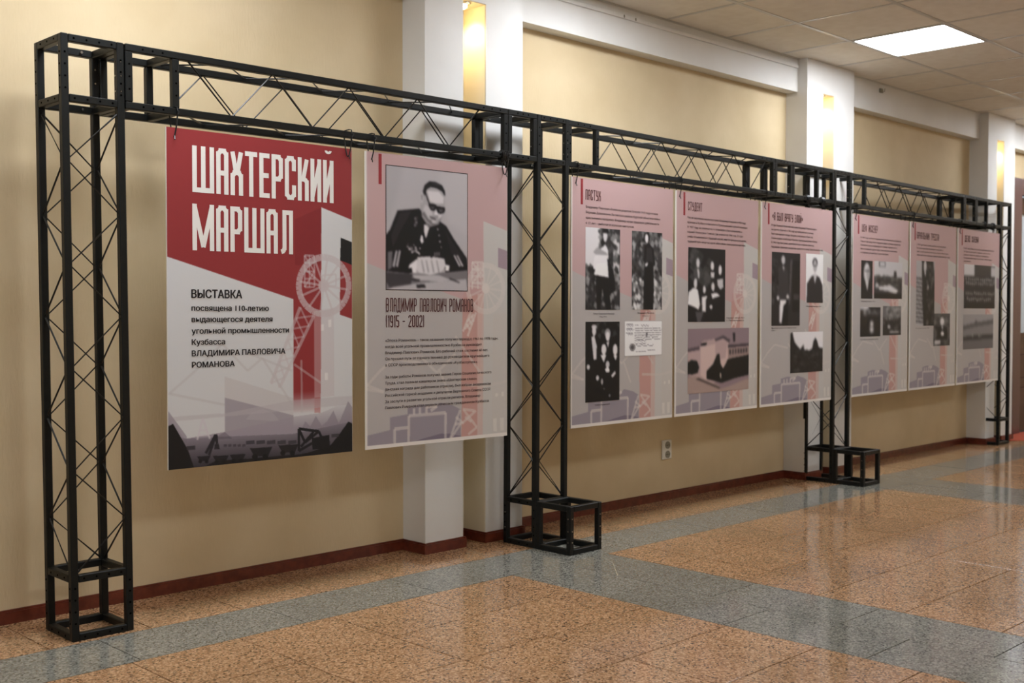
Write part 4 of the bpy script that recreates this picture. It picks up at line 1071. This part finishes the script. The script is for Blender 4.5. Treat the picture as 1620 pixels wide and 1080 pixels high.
ART['school'] = [('p', (142,126,132), 1, [(0,0),(1000,0),(1000,1000),(0,1000)]), ('p', (176,156,156), 1, [(0,330),(200,290),(230,200),(440,170),(640,150),(660,300),(1000,280),(1000,620),(700,700),(400,860),(0,700)]),
    ('p', (196,176,172), 1, [(200,290),(430,250),(440,500),(600,480),(640,200),(640,640),(300,800),(200,720)]), ('p', (96,86,92), 1, [(0,310),(180,280),(190,330),(0,360)]), ('p', (92,84,90), 1, [(420,180),(560,120),(680,190),(660,240),(560,170),(440,210)]), ('p', (30,30,34), 1, [(210,240),(300,225),(300,260),(210,275)]),
    ('p', (40,38,42), 1, [(720,90),(760,90),(760,220),(730,230)]), ('p', (80,72,78), 1, [(640,270),(1000,260),(1000,300),(640,320)]), ('p', (152,134,130), 1, [(640,330),(1000,310),(1000,560),(650,600)])] + \
    [('p', (74,68,72), 1, [(x, 345-(x-660)*.05), (x+26, 343-(x-660)*.05), (x+26, 420-(x-660)*.06), (x, 425-(x-660)*.06)]) for x in range(665, 985, 46)] + [('p', (84,76,80), 1, [(x, 485), (x+24, 483), (x+24, 560), (x, 566)]) for x in range(700, 985, 50)] + \
    [('p', (36,38,38), 1, [(0,520),(60,480),(150,500),(180,600),(160,680),(80,700),(0,690)]), ('p', (30,32,32), 1, [(300,660),(400,560),(460,420),(500,400),(520,560),(560,640),(640,500),(740,480),(880,460),(1000,440),(1000,760),(760,800),(540,860),(420,820),(300,780)]), ('p', (190,176,168), 1, [(510,700),(530,700),(535,790),(515,790)]),
    ('p', (162,144,138), 1, [(0,740),(120,720),(500,900),(520,960),(1000,820),(1000,1000),(0,1000)]), ('p', (90,80,80), 1, [(120,770),(180,760),(520,930),(500,950)]), ('b', 1)]
ART['two_men'] = [R(52, 0, 0, 1000, 1000), G(90, [(650,100),(720,100),(640,700),(600,700)]), R(30, 720, 120, 1000, 800), ('n', (0, 100, 300, 700), 40, 60, 20, 90), E(190, 400, 110, 65, 60), G(66, [(240,260),(330,190),(480,190),(560,280),(600,640),(240,640)]), G(200, [(370,190),(440,190),(420,260)], .9), E(200, 230, 620, 45, 30), E(200, 560, 600, 45, 30),
    G(215, [(300,640),(520,640),(480,720),(420,740),(350,960),(280,950),(280,760)]), G(24, [(420,720),(560,660),(560,1000),(380,1000)]), R(90, 760, 560, 960, 640, .7), ('b', 2)]
ART['young_man'] = [R(222, 0, 0, 1000, 1000), E(50, 520, 190, 140, 100), E(170, 520, 250, 110, 130), R(60, 420, 230, 620, 260, .6), G(190, [(440,400),(600,400),(560,560),(500,640)]), G(56, [(90,600),(330,460),(440,440),(520,620),(620,440),(780,480),(960,640),(1000,1000),(60,1000)]), ('b', 2)]
ART['forest'] = [R(214, 0, 0, 1000, 1000), G(46, [(0,60),(60,0),(130,250),(200,330),(300,430),(400,320),(420,440),(560,470),(660,420),(700,240),(760,160),(820,260),(860,400),(1000,430),(1000,1000),(0,1000)]), ('n', (100, 450, 1000, 950), 70, 60, 26, 80), ('b', 2)]
ART['head_portrait'] = [R(46, 0, 0, 1000, 1000), E(190, 500, 330, 270, 250), E(150, 620, 350, 140, 180, .7), R(60, 300, 270, 720, 310, .6), G(200, [(380,560),(650,560),(540,800)]), G(44, [(0,700),(320,560),(520,840),(700,560),(1000,720),(1000,1000),(0,1000)]), ('b', 2)]
ART['meeting'] = [R(186, 0, 0, 1000, 1000), R(100, 170, 30, 400, 170), R(190, 200, 50, 370, 140), R(66, 0, 420, 1000, 1000), ('n', (0, 400, 1000, 700), 60, 70, 30, 110), G(60, [(700,260),(780,260),(800,420),(680,420)]), G(200, [(150,680),(560,620),(860,760),(760,860),(480,780),(200,760)]), E(180, 110, 640, 60, 60), R(34, 0, 850, 1000, 1000), ('b', 2)]
ART['speech'] = [R(44, 0, 0, 1000, 1000), R(200, 0, 0, 420, 90), ('n', (150, 120, 1000, 260), 50, 40, 90, 220), E(205, 560, 560, 90, 90), G(205, [(470,680),(660,680),(640,850),(480,850)]), ('b', 3)]
ART['street'] = [R(110, 0, 0, 1000, 1000), ('n', (200, 0, 1000, 500), 70, 90, 70, 170), R(50, 0, 480, 1000, 1000), ('n', (0, 420, 1000, 900), 50, 70, 40, 100), R(205, 380, 840, 860, 900), E(190, 340, 700, 80, 50), ('b', 2)]
ART['stairs'] = [R(170, 0, 0, 1000, 1000), G(30, [(300,0),(900,0),(1000,400),(1000,1000),(420,1000),(340,600)])] + [G(70, [(0, y), (380, y+20), (420, y+50), (0, y+24)]) for y in range(260, 960, 64)] + [E(190, 470, 90, 80, 90), G(200, [(430,180),(520,180),(490,260)]), E(190, 620, 420, 60, 50), ('n', (560, 60, 1000, 1000), 70, 60, 30, 110), ('b', 2)]
ART['group_small'] = [R(90, 0, 0, 1000, 1000), ('n', (0, 0, 1000, 1000), 70, 110, 30, 130), E(210, 520, 260, 120, 120), G(30, [(250,430),(520,380),(800,450),(860,800),(200,800)]), G(205, [(450,400),(600,400),(540,520)]), E(220, 540, 620, 100, 70), R(205, 100, 820, 420, 900), ('b', 2)]
ART['team'] = [R(120, 0, 0, 1000, 1000), R(196, 0, 0, 330, 260), R(64, 330, 0, 860, 260), R(180, 860, 60, 1000, 300), R(52, 0, 260, 1000, 1000)] + [E(196, x+((k*37) % 20), y+((k*53) % 24), 17, 28) for k, (x, y) in enumerate([(x, y) for y in (330, 420, 640) for x in range(70, 960, 62)])] + \
    [E(200, 120+60*k, 760+((k*31) % 40), 18, 24) for k in range(13)] + [R(38, 40, 860, 960, 1000), ('b', 2)]
ART['works'] = [R(150, 0, 0, 1000, 1000), G(96, [(0,330),(400,250),(1000,160),(1000,300),(400,360),(0,440)]), G(128, [(0,440),(400,360),(1000,290),(1000,660),(0,700)]), R(110, 0, 640, 1000, 1000), G(64, [(0,640),(300,600),(1000,600),(1000,700),(0,740)]), E(90, 420, 230, 40, 40), ('n', (300, 560, 600, 660), 16, 40, 60, 190), ('b', 2)]
PHO = {}
def photo_mesh(key, w, h, px):
    W = max(12, int(px*w)); Hh = max(12, int(px*h))
    im = raster(W, Hh, (128, 126, 128), ART[key])
    return picture_mesh('photograph', np.clip((im-112)*1.22+108, 12, 238), w, h)

def tie(t, x, dz=0.):
    """black cable tie: from the hole in the board up around the beam's lower front chord"""
    b = MB(); pts = []
    y0 = YB+.012
    for (dx, y, z) in ((.0, YB-.02, ZT-.13), (.02, YB-.035, ZT-.02), (.03, -.02, ZB0+.01), (.02, -.02, ZB0+T+.01), (.0, .03, ZB0+T+.02), (-.02, T+.015, ZB0+T+.01), (-.03, T+.02, ZB0), (-.02, YB+.06, ZT-.02), (0, YB+.045, ZT-.13), (0, y0, ZT-.15)):
        pts.append((x+dx, y, z+dz*0))
    b.tube(pts, .012, 6, closed=True); b.tube([(x, YB-.02, ZT-.13), (x-.015, YB-.06, ZT-.2)], .01, 6)
    b.cbox(x+.012, x+.048, -.065, -.03, ZB0+.02, ZB0+.065, .005)
    return b
def poster(X0, X1, label, bg, photos, zt=ZT, bundle=(), ztilt=0.):
    Wd = X1-X0; yo = interp((X0+X1)/2, COLX, COLY)
    ya, yb = interp(X0, COLX, COLY), interp(X1, COLX, COLY)
    Hd = PH; zb = zt-Hd
    t = thing('exhibition_poster', label, 'poster', (X0, ya+YB, zt), 'hanging exhibition posters')
    t.rotation_euler = (0, 0, math.atan2(yb-ya, Wd))
    o = t['_o']
    def place(ob): return ob
    b = MB(); b.box(o[0], o[0]+Wd, o[1], o[1]+.022, zb, zt); b.build('board', M['board'], t)
    e = .0025
    im = link('printed_sheet', bg, t); im.location = (0.006*S, -e*S, 0); im.scale = ((Wd-.012)/PW, 1, 1)
    U = lambda u: o[0]+u*Wd
    V = lambda v: zt-v*Hd
    tb = MB(); hb = MB(); y1 = o[1]-2*e
    for k, (key, u0, v0, u1, v1, px, fr) in enumerate(photos):
        if fr:
            q = MB(); f = .018; q.box(U(u0)-f, U(u1)+f, o[1]-1.6*e, o[1]-e*1.1, V(v1)-f, V(v0)+f); q.build('photo_border', M['inkframe'], t)
        me = photo_mesh(key, (u1-u0)*Wd, (v1-v0)*Hd, px); p = link('photograph', me, t); p.location = (u0*Wd*S, -2.4*e*S, -v0*Hd*S)
    for x in bundle_x(X0, X1): tie(t, x).warp(lambda p: (p[0], p[1]+ya+(yb-ya)*(p[0]-X0)/Wd, p[2])).build('cable_tie', M['tie'], t)
    # ties are drawn in world space: undo the board's small turn
    return t, U, V, y1
def bundle_x(a, c): return (a+.14, c-.12)
def heading(t, U, V, y, rows, m, tw=.3, gap=.25):
    for (s, u0, u1, v0, v1) in rows:
        tot = sum(GL[c][0] for c in s)+gap*(len(s)-1); un = (U(u1)-U(u0))/tot; x = U(u0)
        for wd in s.split(' '):
            L = sum(GL[c][0] for c in wd)+gap*(len(wd)-1)
            b = MB(); strokes(b, wd, x, x+L*un, V(v1), V(v0), y, tw, gap); b.build('heading', m, t, fix=False)
            x += (L+GL[' '][0]+2*gap)*un
def textblock(t, U, V, y, rows, hcap, bold=False, name='text_line', m='inkblack'):
    for (s, u0, u1, v) in rows:
        b = MB(); text_line(b, s, U(u0), U(u1), V(v), hcap*PH, y, bold); b.build(name, M[m], t, fix=False)
def redbar(t, U, V, y):
    b = MB(); x0, x1 = U(.084), U(.104); b.box(x0, x1, y, y+.002, V(.106), V(.004)); b.build('red_bar', M['bar'], t)

BG1 = picture_mesh('printed_sheet', raster(300, 450, (206, 207, 208), ART_TITLE, 2), PW, PH)
BG2 = picture_mesh('printed_sheet', raster(240, 360, (180, 175, 173), ART_PINK, 2), PW, PH)
ART['portrait'] = ART_PORTRAIT

# 1: title poster
t, U, V, y = poster(1.61, 5.26, 'red and white title poster with large white headline, leftmost on the frame', BG1, [])
heading(t, U, V, y, [('ШАХТЕРСКИЙ', .125, .888, .0455, .183), ('МАРШАЛ', .124, .652, .217, .355)], M['inkwhite'], .36, .17)
textblock(t, U, V, y, [('посвящена 110-летию', .118, .516, .534), ('выдающегося деятеля', .118, .536, .5675), ('угольной промышленности', .118, .627, .602), ('Кузбасса', .118, .284, .635), ('ВЛАДИМИРА ПАВЛОВИЧА', .118, .606, .6685), ('РОМАНОВА', .118, .333, .7025)], .0165, True)
textblock(t, U, V, y, [('ВЫСТАВКА', .118, .373, .4955)], .0245, True)
# 2: portrait poster
t, U, V, y = poster(5.56, 9.19, 'pink and grey poster with a large portrait of a man in glasses writing', BG2, [('portrait', .134, .0405, .692, .4595, 62, True)])
redbar(t, U, V, y)
heading(t, U, V, y, [('ВЛАДИМИР ПАВЛОВИЧ РОМАНОВ', .13, .737, .489, .536), ('(1915 - 2002)', .13, .385, .548, .5895)], M['inkbrown'], .31, .22)
textblock(t, U, V, y, [('«Эпоха Романова» – такое название получил период с 1961 по 1978 годы,', .126, .928, .6385), ('когда всей угольной промышленностью Кузбасса руководил', .126, .80, .6595), ('Владимир Павлович Романов. Его рабочий стаж составил 60 лет.', .126, .85, .6805), ('Он прошел путь от горного техника до руководителя крупнейшего', .126, .86, .7015), ('в СССР производственного объединения «Кузбассуголь».', .126, .77, .7225),
    ('За годы работы Романов получил звание Героя Социалистического', .124, .875, .763), ('Труда, стал полным кавалером знака «Шахтерская слава»', .124, .765, .784), ('(высшая награда для работников отрасли), был избран академиком', .124, .87, .805), ('Российской горной академии и депутатом Верховного Совета СССР.', .124, .872, .826), ('За заслуги в развитии угольной отрасли региона, Владимир', .124, .79, .847), ('Павлович Романов стал первым почетным гражданином Кузбасса.', .124, .86, .868)], .0095, m='inkbody')
# 3..8: chapters
CH = [
 (11.17, 14.96, 'pink poster with two standing figures, a family photograph and a handwritten document', [('ПАСТУХ', .127, .267, .044, .086)],
  ['Владимир Павлович Романов родился 10 июля 1915 года в селе', 'Верхние Деревеньки Льговского района Курской области в семье', 'крестьянина-середняка. Владимир начал трудовую деятельность', 'в 12 лет – работал в колхозе пастухом.'], .118, .0215,
  [('shepherd', .128, .195, .453, .527, 40, False), ('woman', .57, .194, .882, .526, 40, False), ('family', .13, .576, .452, .902, 40, False), ('document', .5, .573, .885, .723, 40, False)], [('Павел Семенович Романов', .2, .40, .546), ('отец, 1911 г.', .26, .33, .558), ('Владимир Романов', .63, .80, .543), ('1932 г.', .68, .76, .556), ('Семья Романовых', .22, .36, .918)]),
 (15.07, 18.82, 'pink poster with a dark family photograph above a wide photograph of a school building', [('СТУДЕНТ', .134, .299, .043, .082)],
  ['После окончания школы поступил Владимир Романов в 1932 году', 'приехал в Кузбасс и поступил в Прокопьевский горный техникум.', 'В 1937 году он окончил его с отличием и был направлен в', 'горный техникум в Томске, где учился по 1941 год. В годы', 'учебы познакомился с будущей женой, вместе прошли всю жизнь,', 'трудовой путь начал на шахте «Коксовая» помощником мастера.'], .118, .0212,
  [('relatives', .14, .246, .58, .581, 32, False), ('school', .14, .611, .886, .904, 32, False)], [('Романов с семьей, 1932 г.', .6, .83, .566), ('г. Прокопьевск', .6, .82, .578)]),
 (18.98, 22.88, 'pink poster with two portraits of standing men and a photograph of a forest', [('«Я БЫЛ ВРАГУ ЗЛОЙ»', .14, .561, .044, .084)],
  ['В годы Великой Отечественной войны Владимир Романов воевал', 'на фронте. Окончил в 1942 году артиллерийское училище.', 'Был командиром взвода, батареи, участвовал в боях под', 'Сталинградом, освобождал Украину, форсировал Днепр и Вислу.', 'В 1945 году был ранен, демобилизован в звании капитана.', 'Награжден орденами и медалями, вернулся в город Прокопьевск в 1946.'], .112, .0212,
  [('two_men', .138, .239, .527, .604, 26, False), ('young_man', .611, .235, .863, .487, 26, False), ('forest', .398, .637, .868, .845, 26, False)], [('Фронтовые друзья, В. Романов слева', .14, .48, .618), ('1944 г.', .14, .2, .63), ('Владимир Романов, 1945 г.', .62, .85, .508)]),
 (24.17, 28.08, 'pink poster with a head portrait, a meeting room photograph and two small photographs below', [('ШЕФ. ИНЖЕНЕР', .15, .424, .05, .091)],
  ['В 1947 году назначен главным инженером шахты в Кузбассе.', 'Под его руководством внедрены новые системы разработки.', 'Коллектив шахты неоднократно занимал первые места.', 'Много внимания уделял подготовке молодых инженеров', 'и созданию условий для труда шахтеров.'], .128, .0205,
  [('head_portrait', .144, .249, .34, .46, 22, False), ('meeting', .368, .247, .88, .458, 22, False), ('speech', .135, .508, .488, .672, 22, False), ('street', .53, .5, .868, .668, 22, False)], [('Владимир Романов, 1952 г.', .15, .4, .478), ('На встрече с шахтерами города', .14, .45, .69)]),
 (28.22, 31.98, 'pink poster with a tall photograph of a man by stairs and a small square photograph', [('НАЧАЛЬНИК ТРЕСТА', .125, .6, .055, .096)],
  ['С 1957 года Романов управляющий трестом в Прокопьевске.', 'Выступил инициатором механизации очистных работ и', 'новых способов добычи угля на крутых пластах. Много строил:', 'жилые дома, школы, больницы, стадионы и дворцы культуры города.'], .135, .0205,
  [('stairs', .125, .226, .515, .618, 20, False), ('group_small', .5, .543, .87, .744, 20, False)], [('На строительстве, 1960 г.', .13, .42, .635)]),
 (32.12, 36.06, 'pink poster with a team photograph above a works building, last before the far column', [('ДЕЛО ЖИЗНИ', .149, .472, .04, .081)],
  ['В 1961 году Романов возглавил комбинат Кузбассуголь.', 'За годы его руководства введены новые шахты и', 'разрезы, угледобыча выросла в полтора раза.', 'Построены дома отдыха и санатории, открыты новые', 'предприятия.'], .128, .0205,
  [('team', .143, .225, .89, .51, 18, False), ('works', .135, .55, .86, .776, 18, False)], []),
]
for (a, c, lab, hd, lines, v0, dv, ph, caps) in CH:
    t, U, V, y = poster(a, c, lab, BG2, ph)
    redbar(t, U, V, y); heading(t, U, V, y, hd, M['inkbrown'], .31, .25)
    mx = max(len(s) for s in lines)
    textblock(t, U, V, y, [(s, .13, .13+.73*len(s)/mx, v0+dv*k) for k, s in enumerate(lines)], .0095, m='inkbody')
    if caps: textblock(t, U, V, y, caps, .006, name='caption', m='inkbody')
# heavier tie bundles under two of the beams
for (x, z) in ((9.06, 8.2), (21.4, 8.2), (22.25, 8.2), (34.5, 8.2), (35.35, 8.2)):
    yy = interp(x, COLX, COLY)
    b = MB()
    for k in range(4):
        r = .085+.012*(k % 2); xx = x-.045+.03*k
        b.tube([(xx, yy+T/2+r*math.sin(2*PI*j/12), ZB0+T/2-.02+(r+.02)*math.cos(2*PI*j/12)) for j in range(12)], .02, 6, closed=True)
    b.tube([(x, yy+.02, ZB0-.02), (x+.03, yy, ZB0-.14)], .02, 6)
    lab = {9.06: 'below the beam end beside the second column', 21.4: 'above the fifth poster, the left one', 22.25: 'above the fifth poster, next to the third column', 34.5: 'above the last poster, the left one', 35.35: 'above the last poster, the right one'}[x]
    tag(b.build('tie_bundle', M['tie']), 'bundle of black ties %s' % lab, 'tie bundle', 'tie bundles on the beams')
for o in COL.objects:
    if '_o' in o: del o['_o']
